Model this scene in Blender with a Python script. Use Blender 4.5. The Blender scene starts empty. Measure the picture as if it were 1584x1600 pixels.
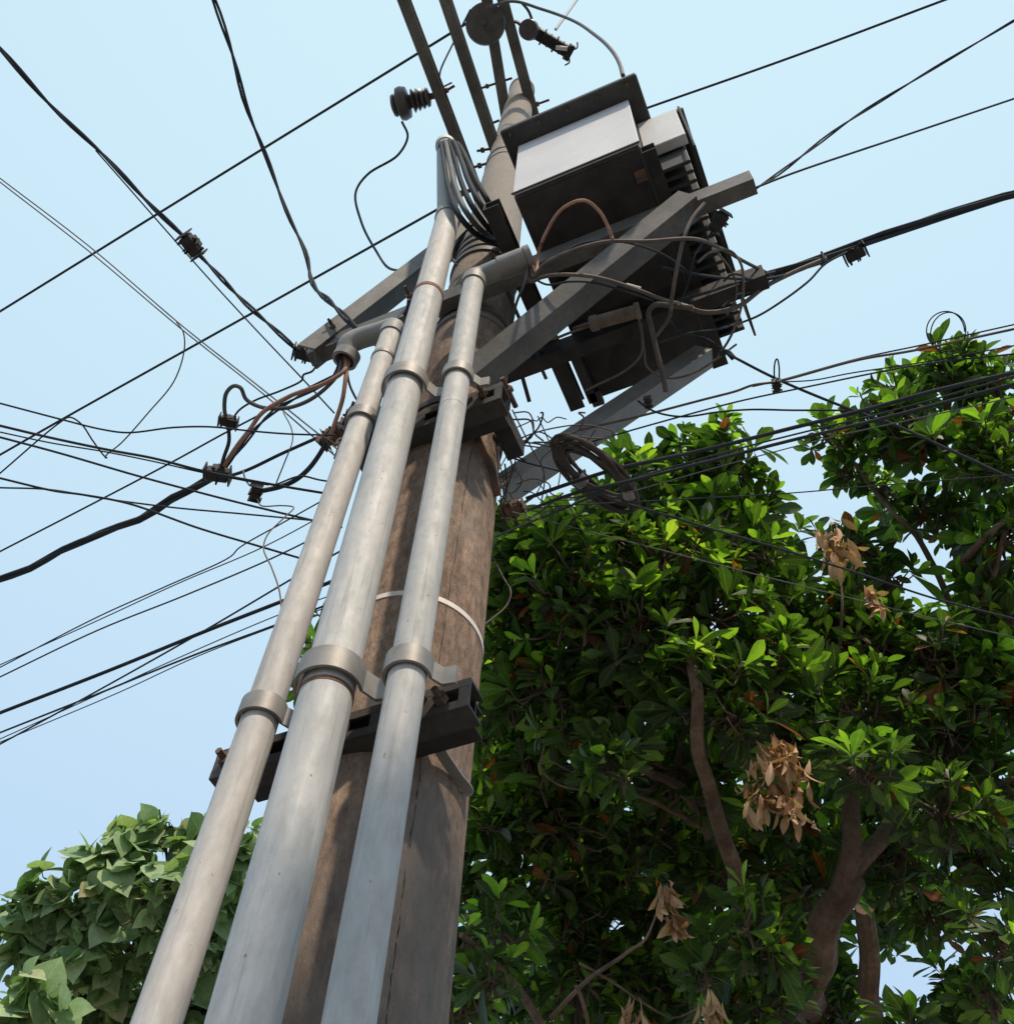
import bpy, bmesh, math, random
import numpy as np
from mathutils import Vector, Matrix
random.seed(7); rng = np.random.default_rng(7)
sc = bpy.context.scene
COL = sc.collection
rad = math.radians

# ------------------------------------------------------------------ camera
CX, CY, FPX = 792.0, 800.0, 1650.0          # photograph pixels (1584 x 1600)
_v = np.array([870 - CX, CY + 280, -FPX]); _up = _v / np.linalg.norm(_v)
_f = np.array([0, 0, -1.0]); _y = _f - _f.dot(_up) * _up; _y /= np.linalg.norm(_y)
ROT = np.array([np.cross(_y, _up), _y, _up])
CAM = np.array([0, 0, 1.5])
cd = bpy.data.cameras.new('camera'); cam = bpy.data.objects.new('camera', cd); COL.objects.link(cam)
m = Matrix([list(r) for r in ROT]).to_4x4(); m.translation = Vector(CAM); cam.matrix_world = m
cd.sensor_fit = 'VERTICAL'; cd.sensor_height = 36; cd.lens = 36 * FPX / 1600
cd.clip_start = 0.05; cd.clip_end = 2000
sc.camera = cam

# ------------------------------------------------------------------ sky, sun, exposure
SUN_AZ = (0.30, -0.95); SUN_EL = 50
se = rad(SUN_EL)
S = Vector((SUN_AZ[0] * math.cos(se), SUN_AZ[1] * math.cos(se), math.sin(se))).normalized()
w = bpy.data.worlds.new('World'); sc.world = w; w.use_nodes = True
nt = w.node_tree; nt.nodes.clear()
out = nt.nodes.new('ShaderNodeOutputWorld'); bg = nt.nodes.new('ShaderNodeBackground')
sky = nt.nodes.new('ShaderNodeTexSky'); sky.sky_type = 'NISHITA'; sky.sun_disc = False
sky.sun_elevation = se; sky.sun_rotation = math.atan2(S.x, S.y)
sky.air_density = 1.0; sky.dust_density = 6.0; sky.ozone_density = 1.0
mx = nt.nodes.new('ShaderNodeMix'); mx.data_type = 'RGBA'; mx.inputs[0].default_value = 0.85
nt.links.new(sky.outputs[0], mx.inputs[6]); 
tcw = nt.nodes.new('ShaderNodeTexCoord'); sxw = nt.nodes.new('ShaderNodeSeparateXYZ'); nt.links.new(tcw.outputs['Generated'], sxw.inputs[0])
gr = nt.nodes.new('ShaderNodeValToRGB'); nt.links.new(sxw.outputs[2], gr.inputs[0])
gr.color_ramp.elements[0].position = .45; gr.color_ramp.elements[0].color = (.60, .82, 1.09, 1)
gr.color_ramp.elements[1].position = 1.0; gr.color_ramp.elements[1].color = (.76, 1.02, 1.14, 1)
vm = nt.nodes.new('ShaderNodeVectorMath'); vm.operation = 'SCALE'; vm.inputs['Scale'].default_value = 9.6
nt.links.new(gr.outputs[0], vm.inputs[0]); nt.links.new(vm.outputs[0], mx.inputs[7])   # thin bright haze over the blue
nt.links.new(mx.outputs[2], bg.inputs[0]); bg.inputs[1].default_value = 0.1
nt.links.new(bg.outputs[0], out.inputs[0])
ld = bpy.data.lights.new('sun', 'SUN'); ld.energy = 3.9; ld.angle = rad(2.2); ld.color = (1, .84, .66)
lo = bpy.data.objects.new('sun', ld); COL.objects.link(lo); lo.rotation_euler = S.to_track_quat('Z', 'Y').to_euler()
sc.view_settings.view_transform = 'Standard'; sc.view_settings.look = 'None'
sc.view_settings.exposure = 0; sc.view_settings.gamma = 1

# ------------------------------------------------------------------ measuring helpers
def ray(x, y): return ROT @ np.array([x - CX, CY - y, -FPX], float)
def PH(x, y, h):
    d = ray(x, y); return CAM + d * (h - CAM[2]) / d[2]
def PY(x, y, Y):
    d = ray(x, y); return CAM + d * Y / d[1]
def PD(x, y, D): return CAM + ray(x, y) / FPX * D
def depth(P): return -(ROT.T @ (np.array(P) - CAM))[2]
def online(px, py, A, B):
    A = np.array(A, float); B = np.array(B, float)
    d = ray(px, py); d /= np.linalg.norm(d); e = (B - A) / np.linalg.norm(B - A)
    ww = CAM - A; b = d @ e; t = (ww @ e - (ww @ d) * b) / (1 - b * b); return A + e * t
U2 = np.array([.8954, -.4452, 0]); V2 = np.array([.4452, .8954, 0]); ZZ = np.array([0, 0, 1.0])
O2 = np.array([-.16, 1.62, 0])
def W(u, v, z): return O2 + U2 * u + V2 * v + ZZ * z
def nrm(a): a = np.array(a, float); return a / np.linalg.norm(a)

# ------------------------------------------------------------------ materials
def new_mat(name):
    mt = bpy.data.materials.new(name); mt.use_nodes = True; n = mt.node_tree
    return mt, n, n.nodes['Principled BSDF']
def noise(n, scale, detail=6, rough=.6, vec=None, stretch=None):
    tc = n.nodes.new('ShaderNodeTexCoord'); mp = n.nodes.new('ShaderNodeMapping')
    if stretch: mp.inputs['Scale'].default_value = stretch
    n.links.new(tc.outputs['Object'], mp.inputs[0])
    t = n.nodes.new('ShaderNodeTexNoise'); t.inputs['Scale'].default_value = scale
    t.inputs['Detail'].default_value = detail; t.inputs['Roughness'].default_value = rough
    n.links.new(mp.outputs[0], t.inputs['Vector']); return t
def ramp(n, src, stops):
    r = n.nodes.new('ShaderNodeValToRGB'); n.links.new(src, r.inputs[0]); e = r.color_ramp.elements
    while len(e) < len(stops): e.new(.5)
    for k, (p, c) in enumerate(stops):
        e[k].position = p; e[k].color = (*c, 1) if len(c) == 3 else c
    return r
def bump(n, b, src, strength, dist=.002):
    bp = n.nodes.new('ShaderNodeBump'); bp.inputs['Strength'].default_value = strength
    bp.inputs['Distance'].default_value = dist; n.links.new(src, bp.inputs['Height']); n.links.new(bp.outputs[0], b.inputs['Normal'])
def mixc(n, fac, a, b, mode='MIX'):
    x = n.nodes.new('ShaderNodeMix'); x.data_type = 'RGBA'; x.blend_type = mode
    if isinstance(fac, float): x.inputs[0].default_value = fac
    else: n.links.new(fac, x.inputs[0])
    for s, i in ((a, 6), (b, 7)):
        if isinstance(s, tuple): x.inputs[i].default_value = (*s, 1)
        else: n.links.new(s, x.inputs[i])
    return x.outputs[2]
def surf(name, stops, scale=8, stretch=None, rough=.6, metal=0, bmp=.15, spec=.4, spots=None, fine=None):
    mt, n, b = new_mat(name)
    t = noise(n, scale, stretch=stretch); c = ramp(n, t.outputs[0], stops).outputs[0]
    if spots:
        t2 = noise(n, spots[0], 5, .7, stretch=spots[4] if len(spots) > 4 else None)
        f = ramp(n, t2.outputs[0], [(spots[1], (0, 0, 0)), (spots[2], (1, 1, 1))]).outputs[0]
        c = mixc(n, f, c, spots[3])
    if fine:
        t3 = noise(n, fine[0], 4, .7); f3 = ramp(n, t3.outputs[0], [(.3, (fine[1],) * 3), (.7, (1, 1, 1))]).outputs[0]
        c = mixc(n, 1.0, c, f3, 'MULTIPLY')
    n.links.new(c, b.inputs['Base Color']); b.inputs['Roughness'].default_value = rough
    b.inputs['Metallic'].default_value = metal; b.inputs['Specular IOR Level'].default_value = spec
    t4 = noise(n, scale * 8, 6, .7); bump(n, b, t4.outputs[0], bmp)
    return mt
M = {}
# weathered concrete of the pole, with streaks and pale scabs
def concrete_mat():
    mt, n, b = new_mat('weathered concrete')
    t = noise(n, 3.0, 8, .62, stretch=(3, 3, .5))
    c = ramp(n, t.outputs[0], [(.30, (.21, .150, .112)), (.5, (.31, .225, .168)), (.68, (.42, .32, .245))]).outputs[0]
    t7 = noise(n, 34, 9, .8, stretch=(1.2, 1.2, .55)); c = mixc(n, 1.0, c, ramp(n, t7.outputs[0], [(.36, (.55, .53, .52)), (.5, (.98, .96, .95)), (.62, (1.38, 1.33, 1.30))]).outputs[0], 'MULTIPLY')
    t2 = noise(n, 22, 9, .78, stretch=(1.6, 1.6, .5))
    c = mixc(n, ramp(n, t2.outputs[0], [(.60, (0, 0, 0)), (.70, (.75, .75, .75))]).outputs[0], c, (.50, .41, .33))
    t3 = noise(n, 60, 8, .8, stretch=(1, 1, .3))
    c = mixc(n, 1.0, c, ramp(n, t3.outputs[0], [(.3, (.62, .60, .58)), (.62, (1, 1, 1))]).outputs[0], 'MULTIPLY')
    t4 = noise(n, 1.6, 5, .6, stretch=(2, 2, 1))
    c = mixc(n, ramp(n, t4.outputs[0], [(.52, (0, 0, 0)), (.66, (.7, .7, .7))]).outputs[0], c, (.19, .17, .15))
    # upper pole is greyer
    tc = n.nodes.new('ShaderNodeTexCoord'); sx = n.nodes.new('ShaderNodeSeparateXYZ'); n.links.new(tc.outputs['Object'], sx.inputs[0])
    mr = n.nodes.new('ShaderNodeMapRange'); mr.inputs['From Min'].default_value = 4.6; mr.inputs['From Max'].default_value = 6.4
    n.links.new(sx.outputs[2], mr.inputs[0]); c = mixc(n, mr.outputs[0], c, mixc(n, .75, c, (.33, .31, .28)))
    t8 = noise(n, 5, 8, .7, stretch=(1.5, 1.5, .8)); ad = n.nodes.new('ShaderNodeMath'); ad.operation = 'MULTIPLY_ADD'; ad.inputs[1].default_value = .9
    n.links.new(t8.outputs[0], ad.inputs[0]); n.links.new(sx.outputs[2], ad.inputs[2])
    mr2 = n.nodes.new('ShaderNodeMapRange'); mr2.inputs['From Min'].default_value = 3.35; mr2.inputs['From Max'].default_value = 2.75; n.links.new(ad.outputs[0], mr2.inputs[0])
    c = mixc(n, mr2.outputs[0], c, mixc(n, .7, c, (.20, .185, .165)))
    n.links.new(c, b.inputs['Base Color']); b.inputs['Roughness'].default_value = .88; b.inputs['Specular IOR Level'].default_value = .2
    t5 = noise(n, 55, 9, .8, stretch=(1, 1, .45)); bump(n, b, t5.outputs[0], .9, .008)
    return mt
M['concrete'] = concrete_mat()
def galv(name, a, bcol, c_, rough=.58, metal=.05, dirt=(.20, .16, .13)):
    mt, n, b = new_mat(name)
    t = noise(n, 5, 7, .6, stretch=(3, 3, .6)); c = ramp(n, t.outputs[0], [(.3, a), (.5, bcol), (.72, c_)]).outputs[0]
    t2 = noise(n, 46, 6, .7, stretch=(1, 1, .4)); c = mixc(n, 1.0, c, ramp(n, t2.outputs[0], [(.28, (.80, .79, .78)), (.6, (1, 1, 1))]).outputs[0], 'MULTIPLY')
    t3 = noise(n, 11, 8, .8, stretch=(1.5, 1.5, .5)); c = mixc(n, ramp(n, t3.outputs[0], [(.66, (0, 0, 0)), (.78, (.55, .55, .55))]).outputs[0], c, dirt)
    t5 = noise(n, 70, 3, .5, stretch=(1, 1, .035)); c = mixc(n, 1.0, c, ramp(n, t5.outputs[0], [(.30, (.80, .79, .78)), (.42, (1, 1, 1)), (.60, (1, 1, 1)), (.72, (1.12, 1.12, 1.12))]).outputs[0], 'MULTIPLY')
    t6 = noise(n, 75, 4, .6, stretch=(1, 1, .6)); c = mixc(n, ramp(n, t6.outputs[0], [(.69, (0, 0, 0)), (.73, (.8, .8, .8))]).outputs[0], c, (.13, .10, .085))
    t7 = noise(n, 9, 6, .75, stretch=(2.5, 2.5, .12)); c = mixc(n, ramp(n, t7.outputs[0], [(.60, (0, 0, 0)), (.74, (.45, .45, .45))]).outputs[0], c, (.30, .23, .18))
    n.links.new(c, b.inputs['Base Color']); b.inputs['Metallic'].default_value = metal; b.inputs['Specular IOR Level'].default_value = .3
    r = ramp(n, t2.outputs[0], [(.3, (rough + .15,) * 3), (.7, (rough,) * 3)]); n.links.new(r.outputs[0], b.inputs['Roughness'])
    t4 = noise(n, 120, 5, .7); bump(n, b, t4.outputs[0], .12, .002)
    return mt
M['galv_warm'] = galv('galvanised pipe dusty', (.44, .43, .41), (.51, .495, .47), (.57, .55, .52))
M['galv_cool'] = galv('galvanised pipe grey', (.42, .43, .425), (.49, .495, .485), (.56, .55, .53))
M['galv_blue'] = galv('galvanised pipe blue grey', (.38, .385, .37), (.45, .45, .435), (.52, .51, .49))
M['grey_plastic'] = surf('grey plastic pipe', [(.3, (.20, .21, .21)), (.7, (.29, .29, .28))], 9, (1, 1, .5), .55, 0, .1, .35)
M['ring_dark'] = surf('rusty rubber ring', [(.3, (.10, .05, .03)), (.7, (.26, .13, .08))], 20, None, .8)
M['steel'] = surf('weathered grey steel', [(.3, (.10, .098, .09)), (.5, (.15, .145, .135)), (.72, (.21, .20, .185))], 6, (1, 1, 1), .6, .25, .15, .4,
                  spots=(13, .60, .74, (.17, .095, .055)), fine=(60, .72))
M['steel_light'] = surf('zinc steel channel', [(.3, (.20, .20, .19)), (.7, (.30, .295, .28))], 6, None, .55, .3, .12, .4, spots=(16, .62, .76, (.20, .13, .09)), fine=(60, .8))
M['black_steel'] = surf('blackened steel', [(.3, (.022, .022, .024)), (.7, (.06, .056, .054))], 9, None, .65, .2, .2, .35, spots=(14, .6, .75, (.10, .055, .035)))
M['dark_steel'] = surf('grimy dark steel', [(.3, (.045, .042, .04)), (.7, (.10, .09, .082))], 9, None, .65, .2, .2, .35, spots=(14, .6, .75, (.14, .085, .06)), fine=(60, .7))
M['rust'] = surf('rusty hardware', [(.3, (.06, .045, .038)), (.7, (.20, .12, .085))], 22, None, .8, .2, .3)
M['saddle'] = surf('dull zinc strap', [(.3, (.19, .182, .17)), (.7, (.30, .285, .265))], 14, None, .55, .3, .1, .4, spots=(24, .62, .75, (.16, .10, .07)))
M['white_band'] = surf('pale band', [(.3, (.60, .55, .50)), (.7, (.78, .72, .66))], 20, None, .6)
M['tank_white'] = surf('off white tank paint', [(.3, (.60, .60, .60)), (.7, (.72, .71, .70))], 3, None, .5, 0, .05, .4, spots=(7, .60, .80, (.48, .46, .43), (1, 1, .25)), fine=(40, .93))
M['tank_dark'] = surf('dark tank paint', [(.3, (.030, .032, .035)), (.7, (.07, .068, .066))], 5, None, .6, 0, .1, .35, spots=(9, .6, .75, (.10, .075, .055)), fine=(50, .7))
M['fin_sunlit'] = surf('sunlit grey fin edge', [(.3, (.22, .215, .205)), (.7, (.40, .385, .36))], 6, None, .55, 0, .05, .4, spots=(9, .55, .75, (.2, .17, .14)))  # pale tone paints sunlight onto the outer edges of the fins
M['porcelain'] = surf('brown grey porcelain', [(.3, (.04, .038, .038)), (.7, (.10, .09, .085))], 12, None, .35, 0, .05, .5)
M['wire'] = surf('black cable jacket', [(.3, (.028, .034, .042)), (.7, (.050, .058, .068))], 14, None, .75, 0, .05, .15)
M['wire_grey'] = surf('grey cable jacket', [(.3, (.07, .075, .08)), (.7, (.13, .13, .13))], 14, None, .6, 0, .05, .3)
M['wire_brown'] = surf('dusty brown cable jacket', [(.3, (.085, .07, .058)), (.7, (.17, .14, .12))], 18, None, .7, 0, .1, .3)
M['wire_dusty'] = surf('dusty black cable jacket', [(.3, (.045, .038, .034)), (.7, (.10, .085, .075))], 18, None, .75, 0, .1, .25)
M['copper'] = surf('copper coloured cable', [(.3, (.30, .15, .10)), (.7, (.50, .29, .20))], 20, None, .55, .1, .05, .4, spots=(16, .56, .66, (.10, .06, .05)))
M['tan_tube'] = surf('tan fibre tube', [(.3, (.10, .08, .06)), (.7, (.26, .21, .16))], 16, None, .75)
M['ring_white'] = surf('white tape', [(.3, (.5, .5, .49)), (.7, (.7, .69, .66))], 20, None, .6)
M['bark'] = surf('tree bark', [(.3, (.12, .08, .056)), (.55, (.24, .165, .12)), (.75, (.38, .29, .22))], 7, (1, 1, .35), .9, 0, .8, .2, fine=(40, .6))
M['twig'] = surf('dry twig', [(.3, (.07, .048, .034)), (.7, (.15, .105, .075))], 12, None, .85)
M['glassy'] = surf('grey fibre rod', [(.3, (.45, .46, .47)), (.7, (.55, .56, .57))], 10, None, .5)
M['pvc_black'] = surf('dark pipe bore', [(.3, (.012, .012, .012)), (.7, (.02, .02, .02))], 10, None, .9)
def leaf_mat(name, stops, vein=(.07, .09, .03), rough=.46, trans=.35, tcol=(.22, .42, .03), spec=.5):
    mt, n, b = new_mat(name)
    g = n.nodes.new('ShaderNodeNewGeometry')
    c = ramp(n, g.outputs['Random Per Island'], stops); c.color_ramp.interpolation = 'LINEAR'
    c = c.outputs[0]
    t = noise(n, 26, 4, .6); c = mixc(n, 1.0, c, ramp(n, t.outputs[0], [(.3, (.75, .77, .75)), (.7, (1.1, 1.08, 1.0))]).outputs[0], 'MULTIPLY')
    uvn = n.nodes.new('ShaderNodeUVMap'); uvn.uv_map = 'leaf'; sp = n.nodes.new('ShaderNodeSeparateXYZ'); n.links.new(uvn.outputs[0], sp.inputs[0])
    def mth(op, a, b_=None, c_=None):
        q = n.nodes.new('ShaderNodeMath'); q.operation = op
        for i, x in enumerate((a, b_, c_)):
            if x is None: continue
            if isinstance(x, (int, float)): q.inputs[i].default_value = x
            else: n.links.new(x, q.inputs[i])
        return q.outputs[0]
    au = mth('ABSOLUTE', mth('SUBTRACT', sp.outputs[0], .5))
    rib = mth('LESS_THAN', au, .014); vn = mth('SINE', mth('MULTIPLY', mth('SUBTRACT', sp.outputs[1], mth('MULTIPLY', au, .9)), 62.0))
    side = mth('MULTIPLY', mth('GREATER_THAN', vn, .86), .35); msk = mth('MAXIMUM', mth('MULTIPLY', rib, .8), side)
    c = mixc(n, msk, c, mixc(n, 1.0, c, vein, 'ADD'))
    n.links.new(c, b.inputs['Base Color']); b.inputs['Roughness'].default_value = rough; b.inputs['Specular IOR Level'].default_value = spec
    bp = n.nodes.new('ShaderNodeBump'); bp.inputs['Strength'].default_value = .35; bp.inputs['Distance'].default_value = .003; n.links.new(msk, bp.inputs['Height']); n.links.new(bp.outputs[0], b.inputs['Normal'])
    tr = n.nodes.new('ShaderNodeBsdfTranslucent'); tc = mixc(n, 1.0, c, (1.6, 1.9, .7), 'MULTIPLY'); n.links.new(tc, tr.inputs[0])
    ms = n.nodes.new('ShaderNodeMixShader'); ms.inputs[0].default_value = trans
    n.links.new(b.outputs[0], ms.inputs[1]); n.links.new(tr.outputs[0], ms.inputs[2])
    n.links.new(ms.outputs[0], n.nodes['Material Output'].inputs[0])
    return mt
M['leaf'] = leaf_mat('glossy green leaf', [(0, (.020, .042, .014)), (.45, (.038, .078, .018)), (.80, (.068, .130, .024)), (.970, (.11, .20, .035)), (.976, (.32, .09, .015)), (.985, (.22, .05, .018)), (1, (.10, .05, .02))])  # kept dark so the shade inside the crowns is partly in the colour
M['leaf_sunlit'] = leaf_mat('sunlit bright leaf', [(0, (.11, .23, .030)), (.5, (.21, .38, .04)), (.93, (.31, .48, .055)), (1, (.42, .52, .09))], trans=.42)  # bright copy of the leaf, sunlight on the tips put into its colour
M['leaf_pale'] = leaf_mat('soft pale green leaf', [(0, (.12, .20, .09)), (.35, (.20, .30, .15)), (.7, (.29, .40, .22)), (.95, (.40, .50, .32)), (1, (.34, .27, .16))], rough=.6, trans=.25, spec=.2)
M['leaf_dead'] = leaf_mat('dry curled leaf', [(0, (.36, .19, .11)), (.5, (.52, .31, .20)), (1, (.68, .47, .34))], rough=.75, trans=.15, spec=.2)
M['ground'] = surf('dusty ground', [(.3, (.13, .12, .11)), (.7, (.20, .185, .17))], .5, None, .95)

# ------------------------------------------------------------------ object helpers
def tag(o, label=None, cat=None, group=None, kind=None):
    for k, x in (('label', label), ('category', cat), ('group', group), ('kind', kind)):
        if x: o[k] = x
    return o
def empty(name, loc, label, cat, group=None):
    o = bpy.data.objects.new(name, None); COL.objects.link(o); o.location = Vector(loc); o.empty_display_size = .1
    return tag(o, label, cat, group)
class MB:
    def __init__(s): s.v = []; s.f = []
    def add(s, vs, fs):
        k = len(s.v); s.v += [tuple(map(float, p)) for p in vs]; s.f += [tuple(i + k for i in f) for f in fs]
    def box(s, c, ax, ay, az):           # centre and three half-extent vectors
        c, ax, ay, az = map(lambda q: np.array(q, float), (c, ax, ay, az))
        vs = [c + i * ax + j * ay + k * az for i in (-1, 1) for j in (-1, 1) for k in (-1, 1)]
        fs = [(0, 1, 3, 2), (4, 6, 7, 5), (0, 4, 5, 1), (2, 3, 7, 6), (0, 2, 6, 4), (1, 5, 7, 3)]
        s.add(vs, fs)
    def ubox(s, u0, u1, v0, v1, z0, z1): s.box(W((u0 + u1) / 2, (v0 + v1) / 2, (z0 + z1) / 2), U2 * (u1 - u0) / 2, V2 * (v1 - v0) / 2, ZZ * (z1 - z0) / 2)
    def extrude(s, prof, p0, p1, xd, yd):
        p0, p1, xd, yd = map(lambda q: np.array(q, float), (p0, p1, xd, yd)); n = len(prof)
        vs = [p + xd * a + yd * b for p in (p0, p1) for a, b in prof]
        fs = [(i, (i + 1) % n, (i + 1) % n + n, i + n) for i in range(n)] + [tuple(range(n))[::-1], tuple(range(n, 2 * n))]
        s.add(vs, fs)
    def tube(s, pts, r, seg=8, cap=True):
        P = [np.array(p, float) for p in pts]; n = len(P)
        if not hasattr(r, '__len__'): r = [r] * n
        t0 = nrm(P[1] - P[0]); a = nrm(np.cross(t0, [0.31, .52, .79])); vs = []
        for i in range(n):
            t = nrm(P[min(i + 1, n - 1)] - P[max(i - 1, 0)]); a = nrm(a - t * (a @ t)); b = np.cross(t, a)
            for k in range(seg):
                q = 2 * math.pi * k / seg; vs.append(P[i] + r[i] * (a * math.cos(q) + b * math.sin(q)))
        fs = [(i * seg + k, i * seg + (k + 1) % seg, (i + 1) * seg + (k + 1) % seg, (i + 1) * seg + k) for i in range(n - 1) for k in range(seg)]
        if cap: fs += [tuple(range(seg))[::-1], tuple(range((n - 1) * seg, n * seg))]
        s.add(vs, fs)
    def hollow(s, p0, p1, ro, ri, seg=32):   # open-ended pipe with wall thickness
        p0 = np.array(p0, float); p1 = np.array(p1, float); t = nrm(p1 - p0); a = nrm(np.cross(t, [.3, .5, .8])); b = np.cross(t, a); vs = []
        for p, r in ((p0, ro), (p1, ro), (p1, ri), (p0, ri)):
            for k in range(seg):
                q = 2 * math.pi * k / seg; vs.append(p + r * (a * math.cos(q) + b * math.sin(q)))
        s.add(vs, [(i * seg + k, i * seg + (k + 1) % seg, ((i + 1) % 4) * seg + (k + 1) % seg, ((i + 1) % 4) * seg + k) for i in range(4) for k in range(seg)])
    def lathe(s, prof, p0, ax, seg=24):  # prof = [(distance along axis, radius)]
        p0 = np.array(p0, float); ax = nrm(ax); s.tube([p0 + ax * d for d, _ in prof], [r for _, r in prof], seg)
    def build(s, name, mat, parent=None, smooth=True, bevel=0):
        me = bpy.data.meshes.new(name); me.from_pydata(s.v, [], s.f); me.update()
        if smooth:
            bm = bmesh.new(); bm.from_mesh(me); bmesh.ops.recalc_face_normals(bm, faces=bm.faces)
            if bevel: bmesh.ops.bevel(bm, geom=list(bm.edges), offset=bevel, segments=1, affect='EDGES', clamp_overlap=True)
            bm.to_mesh(me); bm.free()
            me.polygons.foreach_set('use_smooth', [True] * len(me.polygons))
            me.set_sharp_from_angle(angle=rad(35))
        me.materials.append(mat if not isinstance(mat, str) else M[mat])
        o = bpy.data.objects.new(name, me); COL.objects.link(o)
        if parent:
            o.parent = parent; bpy.context.view_layer.update(); o.matrix_parent_inverse = Matrix.Translation(-Vector(parent_loc(parent)))
        return o
def parent_loc(p):
    l = Vector((0, 0, 0))
    while p: l = l + p.location; p = p.parent
    return l
def spline(P, n=8):
    P = [np.array(p, float) for p in P]
    if len(P) < 3: return [P[0] + (P[-1] - P[0]) * k / 4 for k in range(5)]
    Q = [2 * P[0] - P[1]] + P + [2 * P[-1] - P[-2]]; o_ = []
    for i in range(1, len(Q) - 2):
        a, b, c, d = Q[i - 1:i + 3]
        # centripetal-ish parameterisation keeps the curve from overshooting
        t1 = max(np.linalg.norm(b - a), 1e-4) ** .5; t2 = max(np.linalg.norm(c - b), 1e-4) ** .5; t3 = max(np.linalg.norm(d - c), 1e-4) ** .5
        m1 = ((b - a) / t1 - (c - a) / (t1 + t2) + (c - b) / t2) * t2; m2 = ((c - b) / t2 - (d - b) / (t2 + t3) + (d - c) / t3) * t2
        for k in range(n):
            t = k / n; o_.append((2 * t**3 - 3 * t**2 + 1) * b + (t**3 - 2 * t**2 + t) * m1 + (-2 * t**3 + 3 * t**2) * c + (t**3 - t**2) * m2)
    return o_ + [P[-1]]

# ------------------------------------------------------------------ ground
g = MB(); g.add([(-400, -400, 0), (400, -400, 0), (400, 400, 0), (-400, 400, 0)], [(0, 1, 2, 3)])
tag(g.build('ground', 'ground', smooth=False), kind='structure')

# ------------------------------------------------------------------ the concrete pole
PA = np.array([-.21, 1.62, 2.45]); PB = np.array([-.11, 1.62, 9.50])
def pc(z): t = (z - PA[2]) / (PB[2] - PA[2]); return PA + (PB - PA) * t
def pr(z): return .5 * (.352 + (.170 - .352) * (z - 2.45) / 7.05)
pole = empty('utility_pole', (pc(0)[0], 1.62, 0), 'tall brown tapering concrete pole with a long crack, carrying pipes and transformer', 'utility pole')
b = MB(); seg = 64; zs = np.arange(0, 9.51, .05); vs = []
for z in zs:
    c = pc(z)
    for k in range(seg):
        q = 2 * math.pi * k / seg; r = pr(z)
        if z > 9.47: r -= .006
        vs.append((c[0] + r * math.cos(q), c[1] + r * math.sin(q), z))
fs = [(i * seg + k, i * seg + (k + 1) % seg, (i + 1) * seg + (k + 1) % seg, (i + 1) * seg + k) for i in range(len(zs) - 1) for k in range(seg)]
fs += [tuple(range(seg))[::-1], tuple(range((len(zs) - 1) * seg, len(zs) * seg))]
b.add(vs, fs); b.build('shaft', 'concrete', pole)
# hairline crack that wanders down the face: a groove-dark thin inlay following the surface
def ps(px, py, off=.004):   # point on the pole surface seen at a pixel
    d = nrm(ray(px, py)); t = .5
    while t < 12:
        P = CAM + d * t; c = pc(P[2])
        if math.hypot(P[0] - c[0], P[1] - c[1]) <= pr(P[2]) + off: return P
        t += .002
    return online(px, py, PA, PB)
b = MB(); pts = []
for y in range(700, 1640, 7):
    x = np.interp(y, [700, 780, 860, 1000, 1180, 1290, 1400, 1500, 1600], [738, 724, 712, 691, 659, 645, 628, 616, 603]) + .7 * math.sin(y * .11) + .8 * math.sin(y * .031 + 1)
    pts.append(ps(x, y, .0003))
b.tube(pts, [.0012 * (.45 + .8 * abs(math.sin(i * .83) * math.cos(i * .29))) for i in range(len(pts))], 5); b.build('crack', 'pvc_black', pole)
def band(z, h, mat, name='band', proud=.004, tilt=0, arc=None):
    b = MB(); seg_ = 64; vs = []; N = seg_
    for dz, dr in ((-h / 2, 0), (-h / 2, proud), (h / 2, proud), (h / 2, 0)):
        for k in range(N):
            q = 2 * math.pi * k / N; zz = z + dz + tilt * math.cos(q - .6); c = pc(zz); r = pr(zz) + dr - .0005
            vs.append((c[0] + r * math.cos(q), c[1] + r * math.sin(q), zz))
    b.add(vs, [(i * N + k, i * N + (k + 1) % N, ((i + 1) % 4) * N + (k + 1) % N, ((i + 1) % 4) * N + k) for i in range(4) for k in range(N)])
    return b.build(name, mat, pole)
band(3.36, .016, 'white_band', 'strapping_band', .003)
band(7.45, .03, 'saddle', 'metal_band', .006); band(7.33, .008, 'steel', 'metal_band', .004)
band(5.02, .03, 'saddle', 'metal_band', .007); band(5.08, .02, 'steel', 'metal_band', .006)
for k, z in enumerate((5.72, 5.80, 5.88, 5.97)): band(z, .035, 'steel', 'metal_band', .010 - .002 * (k % 2), .01)
band(9.44, .05, 'saddle', 'metal_band', .006)
band(4.33, .03, 'black_steel', 'metal_band', .006)

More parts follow.
